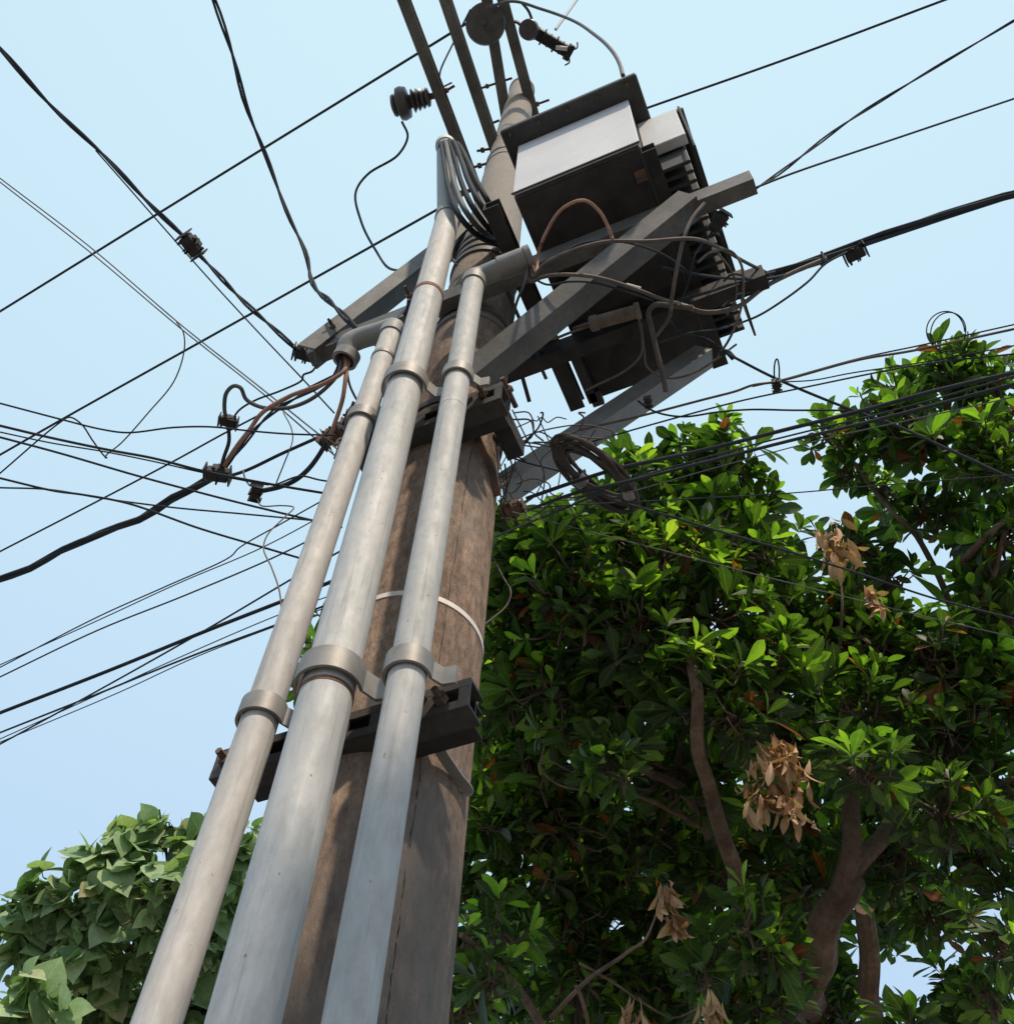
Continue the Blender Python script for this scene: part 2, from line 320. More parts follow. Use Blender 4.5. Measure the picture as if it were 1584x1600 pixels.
# ------------------------------------------------------------------ conduits
def saddle(parent, c, axis, r, mat='saddle', h=.045, gap=.004, side=1, h2=None):
    """open ring round the pipe with a bolted ear on each side, curving back to the bracket"""
    t = nrm(axis); back = V2; sd = nrm(U2 - t * (U2 @ t)); back = nrm(back - t * (back @ t)); b = MB(); prof = []
    ro, ri = r + gap + .006, r + gap
    ang = [rad(a) for a in range(-200, 21, 10)]
    outer = [sd * math.cos(a) * ro + back * math.sin(a) * ro for a in ang]; inner = [sd * math.cos(a) * ri + back * math.sin(a) * ri for a in ang]
    ear = .032
    o1 = outer + [sd * (ro + .008) + back * (ro * .75), sd * (ro + ear) + back * (ro * .85)]
    i1 = inner + [sd * (ro + .006) + back * (ro * .75 + .008), sd * (ro + ear) + back * (ro * .85 + .006)]
    ring = o1 + i1[::-1]; n = len(ring)
    vs = [c + q - t * h / 2 for q in ring] + [c + q + t * h / 2 for q in ring]
    m_ = len(o1); f = []
    for i in range(m_ - 1):
        j = n - 1 - i
        f += [(i, i + 1, i + 1 + n, i + n), (j, j + n, j - 1 + n, j - 1), (i, j, j - 1, i + 1), (i + n, i + 1 + n, j - 1 + n, j + n)]
    f += [(0, n, n * 2 - 1, n - 1), (m_ - 1, m_, m_ + n, m_ - 1 + n)]
    b.add(vs, f); s = b.build('saddle_clamp', mat, parent)
    e = c + sd * (ro + ear * .62) + back * (ro * .8)
    q = MB(); q.lathe([(0, .011), (.010, .011), (.0101, .0055), (.035, .0055)], e + back * .004, -back, 6); q.lathe([(-.02, .006), (.03, .006)], e, back, 8)
    q.build('bolt', 'rust', s)
    return s
LB, LT = PY(245, 1600, 1.45), PY(612, 522, 1.45)
MBo, MT = PY(380, 1600, 1.35), PY(700, 340, 1.35)
RB, RT = PY(545, 1600, 1.29), PY(740, 442, 1.29)
def down(A, B):  # carry the line on to the ground
    e = (B - A) / (B[2] - A[2]); return A - e * A[2]
def pipe(parent, A, B, r, mat, name='pipe'):
    b = MB(); n = 30; t = (B - A); b.hollow(A, B, r, r - .004, 40); return b.build(name, mat, parent)
def collar(parent, P, axis, r, h, mat, name='collar'):
    b = MB(); t = nrm(axis); b.hollow(P - t * h / 2, P + t * h / 2, r, r - .01, 40); return b.build(name, mat, parent)
def elbow(parent, pts, r, mat, name='elbow'):
    b = MB(); P = spline(pts, 8); b.tube(P, r, 28, cap=False)
    inn = MB(); inn.tube(P, r - .005, 28, cap=False)
    k = len(b.v); b.v += inn.v; b.f += [tuple(i + k for i in f[::-1]) for f in inn.f]
    n = len(P) - 1
    b.f += [(n * 28 + i, n * 28 + (i + 1) % 28, k + n * 28 + (i + 1) % 28, k + n * 28 + i) for i in range(28)]
    return b.build(name, mat, parent)

c1 = empty('cable_conduit', down(LB, LT), 'leftmost slim galvanised conduit with grey elbow turned left spilling copper cables', 'conduit', 'conduits strapped to the pole')
pipe(c1, down(LB, LT), LT, .0355, 'galv_warm')
ax = nrm(LT - LB)
for (px, py) in ((410, 1118), (570, 660)): saddle(c1, online(px, py, LB, LT), ax, .0355)
collar(c1, LT, ax, .041, .05, 'grey_plastic')
collar(c1, online(601, 563, LB, LT), ax, .0385, .018, 'saddle')
e0 = LT; e1 = PH(560, 530, e0[2] + .05); e2 = PH(540, 560, e0[2] - .02)
elbow(c1, [e0 + ax * .0, e0 + ax * .045, PH(590, 521, e0[2] + .06), e1, PH(546, 538, e0[2] + .03), e2], .0365, 'grey_plastic')
collar(c1, e2 + nrm(e2 - e1) * -.005, e2 - e1 + np.array([0, 0, -.05]), .044, .035, 'saddle', 'elbow_rim')

c2 = empty('cable_conduit', down(MBo, MT), 'thickest conduit, middle of three, black cables bending out of its top', 'conduit', 'conduits strapped to the pole')
mid_split = online(672, 465, MBo, MT)
pipe(c2, down(MBo, MT), mid_split, .0495, 'galv_cool'); ax = nrm(MT - MBo)
pipe(c2, mid_split + ax * .012, MT, .0475, 'galv_warm', 'upper_pipe')
collar(c2, mid_split, ax, .0515, .022, 'ring_dark', 'joint_ring')
for (px, py) in ((508, 1062), (633, 603)): saddle(c2, online(px, py, MBo, MT), ax, .0495, gap=.009, h=.055)
collar(c2, online(505, 1088, MBo, MT), ax, .0505, .01, 'ring_dark', 'joint_ring')
collar(c2, MT, ax, .052, .06, 'saddle')
mt_top = PY(696, 228, 1.38)
b = MB(); b.hollow(MT, mt_top, .044, .040, 36); b.build('head_pipe', 'grey_plastic', c2)
collar(c2, mt_top, mt_top - MT, .050, .05, 'ring_white', 'head_rim')

c3 = empty('cable_conduit', down(RB, RT), 'shortest conduit nearest the pole face, its elbow turned right towards the transformer', 'conduit', 'conduits strapped to the pole')
pipe(c3, down(RB, RT), RT, .0350, 'galv_blue'); ax = nrm(RT - RB)
for (px, py) in ((632, 1046), (714, 590)): saddle(c3, online(px, py, RB, RT), ax, .0350)
collar(c3, RT, ax, .0405, .05, 'saddle')
collar(c3, online(703, 640, RB, RT), ax, .0357, .01, 'galv_warm', 'pipe_sleeve')
h3 = RT[2] + .06; r_end = PH(826, 402, h3 + .04)
elbow(c3, [RT, RT + ax * .04, PH(752, 432, h3), PH(785, 418, h3 + .02), r_end], .0355, 'grey_plastic')
collar(c3, PH(800, 412, h3 + .03), r_end - PH(785, 418, h3 + .02), .040, .09, 'saddle', 'elbow_sleeve')
collar(c3, r_end, r_end - PH(785, 418, h3 + .02), .042, .02, 'saddle', 'elbow_rim')

# ------------------------------------------------------------------ brackets that carry the conduits
def bracket(z, u0, u1, vf, label, big=.055, slots=6):
    e = empty('conduit_bracket', W(0, vf, z) , label, 'bracket', 'slotted steel brackets behind the conduits')
    b = MB(); H = big
    b.ubox(u0, u1, vf, vf + .006, z - H, z - H * .45); b.ubox(u0, u1, vf, vf + .006, z + H * .45, z + H)      # face left open between two rails
    L = (u1 - u0) / slots
    for k in range(slots + 1):
        uu = u0 + k * L; b.ubox(max(u0, uu - .022), min(u1, uu + .022), vf + .0005, vf + .0055, z - H * .45, z + H * .45)
    b.ubox(u0, u1, vf + .0065, vf + .055, z - H, z - H + .006); b.ubox(u0, u1, vf + .0065, vf + .055, z + H - .006, z + H)
    b.build('front_channel', 'dark_steel', e, smooth=False)
    b = MB(); vb = vf + .056
    b.extrude([(0, -H * .8), (0, H * .9), (.03, H * .9), (.03, H * .9 - .006), (.006, H * .9 - .006), (.006, -H * .8 + .006), (.04, -H * .8 + .006), (.04, -H * .8)],
              W(u0 + .05, vb, z), W(u1 - .015, vb, z), V2, ZZ)
    b.build('back_angle', 'black_steel', e, smooth=False)
    for uu in (u0 + .03, u1 - .055, u1 - .10):
        q = MB(); q.lathe([(-.05, .0075), (.0, .0075), (.0001, .015), (.013, .015), (.0131, .0075), (.032, .0075)], W(uu, vf, z + random.uniform(-.01, .02)), -V2, 6); q.build('bolt', 'rust', e)
    return e
o_low = pc(2.94)
bracket(2.91, -.30, .24, -.222, 'lower slotted black bracket behind three conduits, above the shaded pole base', .036)
bracket(4.11, -.27, .245, -.222, 'upper dark steel bracket across the pole under the transformer brace', .048)
# packing block between upper bracket and pole, strap irons
e = empty('pole_clamp_block', W(.1, -.14, 4.2), 'dark rusty clamp block hugging the pole just over the upper bracket', 'pole clamp')
b = MB(); b.ubox(-.17, .23, -.165, -.13, 4.16, 4.25); b.ubox(.17, .22, -.13, .0, 4.12, 4.19); b.build('clamp_plate', 'black_steel', e, smooth=False)
b = MB(); b.lathe([(-.05, .008), (0, .008), (.001, .016), (.016, .016), (.0161, .008), (.05, .008)], W(.24, -.165, 4.20), -V2, 6); b.build('bolt', 'rust', e)
def flat_strip(pts, wdir, wd, th, n=8):
    P = spline(pts, n); b = MB(); vs = []; N = len(P)
    for i in range(N):
        t = nrm(P[min(i + 1, N - 1)] - P[max(i - 1, 0)]); a = nrm(np.array(wdir) - t * (np.array(wdir) @ t)); c = np.cross(t, a)
        for x, y in ((-1, -1), (1, -1), (1, 1), (-1, 1)): vs.append(P[i] + a * wd / 2 * x + c * th / 2 * y)
    f = [(i * 4 + k, i * 4 + (k + 1) % 4, i * 4 + 4 + (k + 1) % 4, i * 4 + 4 + k) for i in range(N - 1) for k in range(4)] + [(3, 2, 1, 0), tuple(range(4 * N - 4, 4 * N))]
    b.add(vs, f); return b
b = flat_strip([ps(683, 1165, .03), ps(692, 1180, .022), ps(712, 1210, .012), ps(730, 1240, .008), ps(737, 1262, .006), ps(738, 1285, .006)], U2, .022, .004)
tag(b.build('strap_iron', 'saddle'), 'short bent grey flat iron hanging off the lower bracket', 'strap')
b = flat_strip([ps(738, 665, .03), ps(752, 700, .02), ps(768, 735, .015), ps(778, 775, .012)], U2, .02, .004)
tag(b.build('strap_iron', 'rust'), 'narrow dark strap running down the pole edge below the upper bracket', 'strap')

# ------------------------------------------------------------------ crossarms that carry the transformer
HB = 5.15
def channel(prof_h, prof_w, p0, p1, side, up, t=.007, flip=1):
    a, w_ = prof_h / 2, prof_w; b = MB()
    b.extrude([(0, -a), (0, a), (w_, a), (w_, a - t), (t, a - t), (t, -a + t), (w_, -a + t), (w_, -a)], p0, p1, np.array(side) * flip, up); return b
def bolt_on(parent, P, ax, L=.03, r=.012, mat='rust'):
    q = MB(); q.lathe([(-L, r * .5), (0, r * .5), (.0005, r), (.012, r), (.0125, r * .5), (.012 + L, r * .5)], P, ax, 6); return q.build('bolt', mat, parent)
e = empty('crossarm', W(0, -.15, HB), 'long front steel channel crossing before the pole, its right end jutting into open sky', 'crossarm')
channel(.10, .055, W(-.60, -.20, HB - .03), W(1.10, -.20, HB - .03), V2, ZZ).build('channel', 'steel', e, smooth=False)
bolt_on(e, W(-.2, -.155, HB + .085), ZZ); bolt_on(e, W(-.50, -.215, HB + .04), -V2)
e = empty('crossarm', W(0, .16, HB), 'long rear steel channel behind the pole, its right end slotted and dark', 'crossarm')
channel(.10, .055, W(-.70, .15, HB + .0), W(1.05, .15, HB + .0), V2, ZZ).build('channel', 'black_steel', e, smooth=False)
b = MB(); b.ubox(.93, .99, .16, .19, HB + .052, HB + .10); b.build('end_lug', 'rust', e, smooth=False)
bolt_on(e, W(.2, .145, HB), -V2)
for uu in (-.17, .17):
    e = empty('through_bolt', W(uu, 0, HB), 'rusty threaded rod clamping front and rear crossarms, %s of pole' % ('left' if uu < 0 else 'right'), 'bolt')
    q = MB(); q.lathe([(-.27, .007), (.27, .007)], W(uu, 0, HB + .02), V2, 8); q.build('rod', 'rust', e)
    q = MB(); q.lathe([(0, .015), (.014, .015)], W(uu, -.235, HB + .02), V2, 6); q.build('nut', 'rust', e)
# knee braces: L-angles, two visible faces each
def brace(p0, p1, wa, wb, label, mat='steel', xd=None, name='knee_brace'):
    t = nrm(np.array(p1) - np.array(p0)); vd = nrm(CAM - (np.array(p0) + np.array(p1)) / 2)
    x = nrm(np.cross(t, vd)); y = nrm(np.cross(x, t))           # x across the view, y away from it
    # the ridge of the angle points to the viewer, slightly turned
    a = rad(xd if xd is not None else 50)
    e1 = x * math.sin(a) - y * math.cos(a) * (1 if y @ vd > 0 else -1); e2 = -x * math.cos(a) * 1.0 - y * math.sin(a) * (1 if y @ vd > 0 else -1)
    b = MB(); th = .007
    b.extrude([(0, 0), (wa, 0), (wa, th), (th, th), (th, wb), (0, wb)], p0, p1, e1, e2)
    o = b.build(name, mat, smooth=False); tag(o, label, 'brace', 'channel braces of the transformer platform'); return o
brace(PY(733, 592, 1.46), PH(1088, 306, HB - .08), .085, .085, 'long brace rising from pole face to the front crossarm tip, over the dark tank', 'steel', 52)
brace(PY(786, 762, 1.72), PH(1112, 545, HB - .05), .075, .075, 'lower brace rising from behind the wire tangle to the rear crossarm', 'steel_light', 52)
brace(PH(492, 545, HB - .13), PY(742, 352, 1.55), .085, .075, 'left brace slanting up behind the conduits from the crossarm\'s left end', 'steel', 48)

# skids under the tank
for uu, vv0, vv1, lb in ((.225, -.40, .47, 'left dark skid channel under transformer, long end poking out beneath'), (.80, -.375, .50, 'right dark skid channel under transformer beside the cooling fins')):
    e = channel(.075, .06, W(uu - .03, vv0, HB + .12), W(uu - .03, vv1, HB + .12), U2, ZZ).build('skid_channel', 'black_steel', smooth=False)
    tag(e, lb, 'channel', 'skid channels under the transformer')
for k, (uu, vv) in enumerate(((.34, .30), (.34, .10), (.285, .56))):
    pass

# ------------------------------------------------------------------ the transformer
tr = empty('transformer', W(.55, 0, 5.23), 'boxy pole transformer, white front panel under an overhanging dark lid, fins on its right', 'transformer')
b = MB(); b.ubox(.315, .785, -.412, -.404, 5.235, 5.90); b.build('front_panel', 'tank_white', tr, bevel=.002)
b = MB(); b.ubox(.317, .783, -.403, .45, 5.225, 5.90); b.build('tank', 'tank_dark', tr, bevel=.004)
b = MB(); b.ubox(.265, .845, -.49, .50, 5.905, 5.945); b.ubox(.285, .825, -.468, .48, 5.9455, 5.958); b.build('lid', 'tank_dark', tr, bevel=.006)
b = MB(); b.ubox(.312, .788, -.418, -.4125, 5.228, 5.238); b.build('front_rim', 'tank_dark', tr, smooth=False)
b = MB(); b.ubox(.7855, .945, -.31, -.27, 5.50, 5.90); b.build('side_box', 'tank_white', tr, bevel=.003)
nf = 20
for k in range(nf):
    v0 = -.262 + k * .036
    b = MB(); b.ubox(.786, .93, v0, v0 + .014, 5.335, 5.88)
    f = b.build('cooling_fin', 'tank_dark', tr, bevel=.003)
    b = MB(); b.ubox(.931, .95, v0 - .006, v0 + .020, 5.33 + .004 * (k % 3), 5.885); b.build('fin_lit_edge', 'fin_sunlit', f, bevel=.003)  # outer cap added to carry the painted sunlight
b = MB(); b.lathe([(0, .02), (.80, .02)], W(.955, -.30, 5.90), V2, 12); b.build('upper_header', 'black_steel', tr)
for v0 in (-.31, .455):
    b = MB(); b.lathe([(0, .0045), (.60, .0045)], W(.958, v0, 5.30), ZZ, 6); b.build('guard_rod', 'black_steel', tr)
b = MB(); b.lathe([(0, .0045), (.765, .0045)], W(.958, -.31, 5.31), V2, 6); b.build('guard_rod', 'black_steel', tr)
b = MB(); b.ubox(.33, .77, -.39, .44, 5.212, 5.2245); b.build('base_plate', 'black_steel', tr, smooth=False)
b = MB(); b.lathe([(0, .03), (.02, .03), (.021, .018), (.05, .018), (.051, .026), (.06, .018), (.085, .018), (.086, .024), (.10, .014), (.14, .012)], W(.72, -.40, 5.958), ZZ, 16); b.build('bushing', 'porcelain', tr)
b = MB(); b.ubox(.735, .775, -.33, -.29, 5.20, 5.2245); b.build('drain_lug', 'rust', tr, smooth=False)
for k in range(5):
    bolt_on(tr, W(.30 + .125 * k, -.466, 5.905), -ZZ, .004, .007)
# loose plates between the crossarms and the rear of the tank
for k, (u0, u1, v0, v1, z, lb) in enumerate(((.34, .74, -.06, .10, 5.19, 'flat dark plate lying between crossarms under the tank'), )):
    b = MB(); b.ubox(u0, u1, v0, v1, z, z + .012); tag(b.build('packing_plate', 'black_steel', smooth=False), lb, 'plate')
e = empty('cutout_bracket', W(.40, .45, 5.18), 'small notched steel plate hanging beside left skid behind rear crossarm', 'bracket')
b = MB(); b.ubox(.29, .325, .22, .42, 5.14, 5.20); b.ubox(.30, .345, .38, .44, 5.14, 5.17); b.build('plate', 'black_steel', e, smooth=False)
A = PH(818, 596, 5.12); B = PH(827, 628, 5.08); A = A + (A - B) * 1.2; b = MB(); b.lathe([(0, .008), (np.linalg.norm(B - A), .008)], A, B - A, 8); tag(b.build('hanging_rod', 'black_steel'), 'short dark rod hanging in the sky gap right of the pole', 'rod')

# ------------------------------------------------------------------ four arms at the pole top
def arm(x0, y0, x1, y1, h, label, hw=.075, ww=.05, ext0=1.1, ext1=.0, flip=1):
    A = PH(x0, y0, h); B = PH(x1, y1, h); t = nrm(B - A); A = A - t * ext0; B = B + t * ext1
    sd = nrm(np.cross(t, ZZ)) * flip
    o = channel(hw, ww, A, B, sd, ZZ).build('pole_top_arm', 'steel', smooth=False)
    tag(o, label, 'crossarm', 'parallel steel arms at the pole top'); return A, B
H1, H3 = 7.8, 8.9
arm(622, 0, 737, 300, H1, 'outermost left steel arm, the one holding the side insulator', .08, .062, 1.2, .1)
arm(687, 0, 768, 240, H1, 'second steel arm from the left, ending at the pole\'s left edge', .08, .062, 1.2, .4)
arm(756, 20, 785, 195, H3, 'third steel arm from the left, beneath the big round insulator', .08, .066, 1.0, .3)
arm(777, 0, 824, 172, H3, 'rightmost steel arm, passing in front of the pole tip', .08, .066, 1.0, .05)
def rod(x0, y0, x1, y1, h, lb, r=.008, nut=True):
    A, B = PH(x0, y0, h), PH(x1, y1, h); b = MB(); b.lathe([(0, r), (np.linalg.norm(B - A), r)], A, B - A, 8)
    if nut: b.lathe([(np.linalg.norm(B - A) * .25, r * 2.1), (np.linalg.norm(B - A) * .25 + .02, r * 2.1)], A, B - A, 6)
    return tag(b.build('tie_rod', 'rust'), lb, 'bolt', 'threaded rods through the pole top arms')
rod(745, 140, 800, 122, H3, 'threaded rod tying the two top arms just before the pole tip')
rod(830, 166, 858, 156, H3 - .3, 'short bolt end poking right out of the pole tip')
rod(760, 196, 780, 188, 8.3, 'bolt stub left of the pole just under the top arms')
rod(745, 236, 770, 232, H1, 'bolt stub beside the second arm\'s lower end')
rod(738, 262, 772, 252, H1 - .3, 'bolt meeting the pale band near the pole\'s upper end')
rod(690, 146, 710, 134, H1, 'bolt tail on the outer arm opposite the side insulator')
rod(688, 138, 706, 129, H1 + .05, 'second thinner bolt tail beside the side insulator\'s arm', .005, False)
rod(712, 305, 735, 296, H1 - .4, 'bolt between the conduit head and the pole')

# insulators
e = empty('side_insulator', PH(690, 148, H1), 'brown pin insulator sticking left from the outer arm', 'insulator', 'insulators near the pole top')
A, B = PH(684, 148, H1), PH(612, 166, H1); d = nrm(B - A); L = np.linalg.norm(B - A)
b = MB(); b.lathe([(-.03, .03), (0, .03), (.01, .018), (.07, .018)], A, d, 16); b.build('pin', 'rust', e)
prof = [(.05, .02)]
for k in range(4): prof += [(.06 + k * .03, .05), (.075 + k * .03, .055 + .004 * k), (.078 + k * .03, .03)]
prof += [(.19, .045), (.20, .085), (.235, .095), (.26, .09), (.275, .055), (.285, .065), (.30, .06), (.31, .03)]
b = MB(); b.lathe([(x * L / .31, r) for x, r in prof], A, d, 28); b.build('body', 'porcelain', e)
e = empty('round_insulator', PH(760, 38, H3 - .15), 'big dark disc insulator seen from below at the arm crossing', 'insulator', 'insulators near the pole top')
P = PH(757, 36, H3 - .10)
b = MB(); b.lathe([(0, .03), (.005, .10), (.012, .125), (.03, .13), (.045, .11), (.05, .06), (.08, .055), (.085, .095), (.10, .10), (.115, .05), (.14, .045)], P, ZZ + V2 * .35, 36); b.build('disc', 'porcelain', e)
b = MB(); b.lathe([(-.03, .012), (0, .02), (.001, .034), (.006, .034)], P, ZZ + V2 * .35, 12); b.build('stud', 'rust', e)
e = empty('dead_end_clamp', PH(835, 55, H3), 'dark cutout with small disc and toothed end, right of the top arms', 'insulator', 'insulators near the pole top')
b = flat_strip([PH(795, 42, H3), PH(806, 34, H3 + .02), PH(818, 44, H3)], ZZ, .06, .014); b.build('hook', 'black_steel', e)
A, B = PH(825, 44, H3 - .05), PH(892, 84, H3 - .05); d = nrm(B - A); L = np.linalg.norm(B - A)
b = MB(); b.lathe([(0, .03), (.002, .062), (.03, .066), (.035, .05), (.05, .05)], A - ZZ * .06 + d * .0, ZZ + d * .3, 24); b.build('disc', 'porcelain', e)
b = MB(); s_ = nrm(np.cross(d, ZZ)); b.box(A + d * L * .55, d * L * .42, s_ * .035, ZZ * .03); b.box(A + d * L * .95, d * .02, s_ * .05, ZZ * .02)
for k in range(6): b.lathe([(0, .045 + .01 * (k % 2)), (.008, .045 + .01 * (k % 2))], A + d * (.06 + k * .045), d, 12)
b.build('body', 'black_steel', e, smooth=False)
b = MB(); b.lathe([(0, .014), (.075, .014)], PH(868, 74, H3 - .10), PH(884, 76, H3 - .1) - PH(868, 74, H3 - .1), 10); b.build('white_pin', 'ring_white', e)
b = MB()
for q in (-1, 1): b.tube(spline([A + d * L * .98 + s_ * q * .02, A + d * L * 1.05 + s_ * q * .05, A + d * L * 1.0 + s_ * q * .08], 5), .005, 6)
b.build('clip_wire', 'rust', e)
b = MB(); A = PH(868, 46, H3 + .1); B = PH(905, -6, H3 + .5); b.lathe([(0, .010), (np.linalg.norm(B - A) * 1.6, .008)], A, B - A, 8)
tag(b.build('pointing_rod', 'glassy'), 'thin pale grey rod slanting up off the top edge above the dark cutout', 'rod')

# ------------------------------------------------------------------ cables and wires
def wire(pts, px, label, mat='wire', group=None, cat='cable', name='cable', strands=1, twist=.35, sub=8, ext=7, r=None, parent=None, taper=None):
    P = [PY(*p[:3]) if len(p) > 3 else PH(*p) for p in pts]
    if r is None:
        dm = np.mean([depth(q) for q in P]); r = px * dm / FPX / 2
    def edge(p): return p[0] <= 0 or p[0] >= 1584 or p[1] <= 0
    Q = spline(P, sub)
    if edge(pts[0]): t = nrm(Q[0] - Q[2]); t[2] *= .15; Q = [Q[0] + t * ext] + Q
    if edge(pts[-1]): t = nrm(Q[-1] - Q[-3]); t[2] *= .15; Q = Q + [Q[-1] + t * ext]
    b = MB()
    if strands == 1: b.tube(Q, r, 8)
    else:
        # resample finely, wind the strands about each other
        D = [0]
        for i in range(1, len(Q)): D.append(D[-1] + np.linalg.norm(Q[i] - Q[i - 1]))
        n = int(min(700, D[-1] / (twist / 9))); X = np.linspace(0, D[-1], n); QQ = np.array([[np.interp(x, D, [q[k] for q in Q]) for k in range(3)] for x in X])
        rs = r / 1.9 if strands == 2 else r / 2.1
        for s in range(strands):
            pts_ = []
            for i in range(n):
                t = nrm(QQ[min(i + 1, n - 1)] - QQ[max(i - 1, 0)]); a = nrm(np.cross(t, ZZ)); c = np.cross(t, a)
                ph = 2 * math.pi * (X[i] / twist + s / strands) + .8 * math.sin(X[i] * 2.3); rr = (r - rs) * (1 + .35 * math.sin(X[i] * 3.1 + s))
                pts_.append(QQ[i] + rr * (a * math.cos(ph) + c * math.sin(ph)))
            b.tube(pts_, rs, 6)
    o = b.build(name, mat, parent)
    if not parent: tag(o, label, cat, group)
    return o
HVg = 'bare lines running from the pole top'; TLg = 'wires fanning out at the lower left of the pole'; TRg = 'wires crossing in front of the right tree'
wire([(0, 487, 8.9), (360, 264, 8.9), (720, 42, 8.9), (752, 22, 8.9)], 4, 'long straight line rising from the left edge to the big round insulator', group=HVg)
wire([(0, 711, 8.2), (105, 651, 8.2), (350, 514, 8.2), (682, 328, 8.2), (735, 298, 8.2)], 4, 'long straight line rising to the head of the thickest conduit', group=HVg)
wire([(1010, 169, 8.2), (1240, 88, 8.2), (1475, 0, 8.2)], 4, 'straight line rising from the transformer lid to the top right edge', group=HVg)
wire([(0, 75, 5.9), (75, 160, 5.85), (165, 245, 5.8), (240, 325, 5.7), (288, 370, 5.65)], 10, 'heavy twisted cable from the upper left edge down to the toothed splice', strands=2, twist=.5)
wire([(312, 398, 5.6), (380, 470, 5.45), (430, 515, 5.35), (466, 548, 5.3)], 8, 'twisted cable between the toothed splice and the left crossarm end', strands=2, twist=.4)
wire([(150, 235, 5.85), (320, 428, 5.6), (400, 515, 5.4), (471, 590, 5.1), (522, 645, 4.7)], 2.6, 'thin wire shadowing the twisted splice cable down to the left clamp')
wire([(335, 0, 6.5), (365, 90, 6.4), (385, 165, 6.3), (418, 250, 6.2), (450, 335, 6.0), (478, 395, 5.8), (488, 442, 5.6), (520, 475, 5.3), (560, 515, 5.05), (620, 558, 4.85)], 9.5, 'heavy twisted cable dropping from the top edge, kinking towards the leftmost conduit', strands=2, twist=.55)
wire([(0, 278, 6.2), (140, 385, 6.0), (280, 505, 5.7), (400, 600, 5.2), (540, 712, 4.5)], 2.3, 'thin wire, upper of a pair descending from left edge to pole', 'wire_grey', 'thin wire pair descending to the pole')
wire([(0, 284, 6.2), (140, 393, 6.0), (280, 511, 5.7), (400, 606, 5.2), (535, 722, 4.5)], 2.3, 'thin wire, lower of a pair descending from left edge to pole', 'wire_grey', 'thin wire pair descending to the pole')
wire([(276, 503, 5.7), (287, 520, 5.65), (288, 548, 5.6), (272, 596, 5.5), (232, 645, 5.4), (190, 692, 5.3), (166, 712, 5.25), (165, 716, 5.25)], 2.2, 'loose thin wire tail curling down in open sky at the left', 'wire_brown')
wire([(0, 740, 5.2), (93, 661, 5.3), (110, 652, 5.3), (128, 663, 5.3), (145, 688, 5.28), (163, 712, 5.25), (168, 716, 5.25)], 2.6, 'thin wire bending sharply down over a line, ending in a small hook')
wire([(628, 190, 7.7), (637, 213, 7.65), (622, 242, 7.6), (575, 272, 7.5), (556, 300, 7.4), (565, 348, 7.2), (590, 396, 6.9), (605, 417, 6.7), (630, 424, 6.4)], 4, 'S-shaped jumper dropping from the side insulator to the left brace')
wire([(735, 15, 8.75), (712, 60, 8.6), (690, 105, 8.3), (686, 122, 8.1)], 3, 'thin jumper hanging from the round insulator behind the arms')
wire([(815, 4, 8.8), (826, 18, 8.85), (834, 40, 8.8)], 4.5, 'short jumper dropping onto the dark cutout')
wire([(760, 12, 8.75), (800, 2, 8.8), (845, 14, 8.7), (890, 30, 8.4), (930, 55, 7.6), (955, 78, 6.9), (968, 100, 6.4), (973, 118, 6.12)], 5.5, 'grey lead looping from the pole top to the transformer lid', 'wire_grey')
# heads of conduits
for k in range(5):
    x0 = 686 + k * 6
    Y = [1.375, 1.34, 1.285, 1.265, 1.29, 1.38, 1.47]
    pp = [(x0, 242), (x0 + 2, 222 + abs(k - 2) * 2), (x0 + 8 + k * 3, 255 - k), (x0 + 16 + k * 4, 298 - k * 5), (x0 + 32 + k * 5, 338 - k * 6), (x0 + 60 + k * 3, 368 - k * 5), (x0 + 96 - k * 3, 382 - k * 6)]
    wire([(x, y, Y[i] - (.012 * (k % 2) if 0 < i < 6 else 0), 'y') for i, (x, y) in enumerate(pp)], 8.5,
         ['outer left', 'second', 'middle', 'fourth', 'innermost right'][k] + ' black cable bending over the rim of the thickest conduit', 'wire' if k != 1 else 'wire_grey', 'black cables from the thick conduit')
zz = e2[2]
wire([(540, 556, zz + .02), (537, 580, zz - .08), (505, 600, zz - .12), (455, 618, zz - .15), (410, 645, zz - .2), (390, 672, zz - .22), (372, 695, zz - .24), (350, 728, zz - .26)], 7, 'copper cable sweeping left from conduit mouth to the lower clamp', 'copper', 'cables spilling from the left conduit mouth')
wire([(546, 556, zz + .02), (541, 585, zz - .08), (535, 625, zz - .16), (522, 665, zz - .2), (515, 685, zz - .22)], 7, 'bright copper cable hanging straight down out of left conduit mouth', 'copper', 'cables spilling from the left conduit mouth')
wire([(535, 558, zz + .02), (528, 585, zz - .08), (505, 610, zz - .11), (478, 628, zz - .14), (445, 638, zz - .17), (408, 636, zz - .18), (385, 624, zz - .18), (376, 606, zz - .18), (366, 603, zz - .18), (354, 614, zz - .18), (351, 640, zz - .18), (354, 655, zz - .18)], 6.5, 'grey cable looping up and over left of the conduit mouth', 'wire_grey', 'cables spilling from the left conduit mouth')
wire([(357, 665, zz - .18), (358, 690, zz - .22), (350, 715, zz - .25), (345, 735, zz - .27)], 6, 'short dark cable joining the two left clamps')
wire([(533, 562, zz), (520, 590, zz - .06), (470, 618, zz - .1), (432, 640, zz - .13), (405, 664, zz - .16), (375, 702, zz - .2), (348, 735, zz - .24)], 7, 'black cable bundle under the copper one, down to the lower clamp', 'wire', strands=2, twist=.3)
wire([(512, 688, zz - .23), (498, 712, zz - .26), (482, 733, zz - .3), (462, 750, zz - .33), (440, 760, zz - .35), (405, 768, zz - .38)], 8, 'black taped cable continuing the hanging copper one to the bottom clamp')
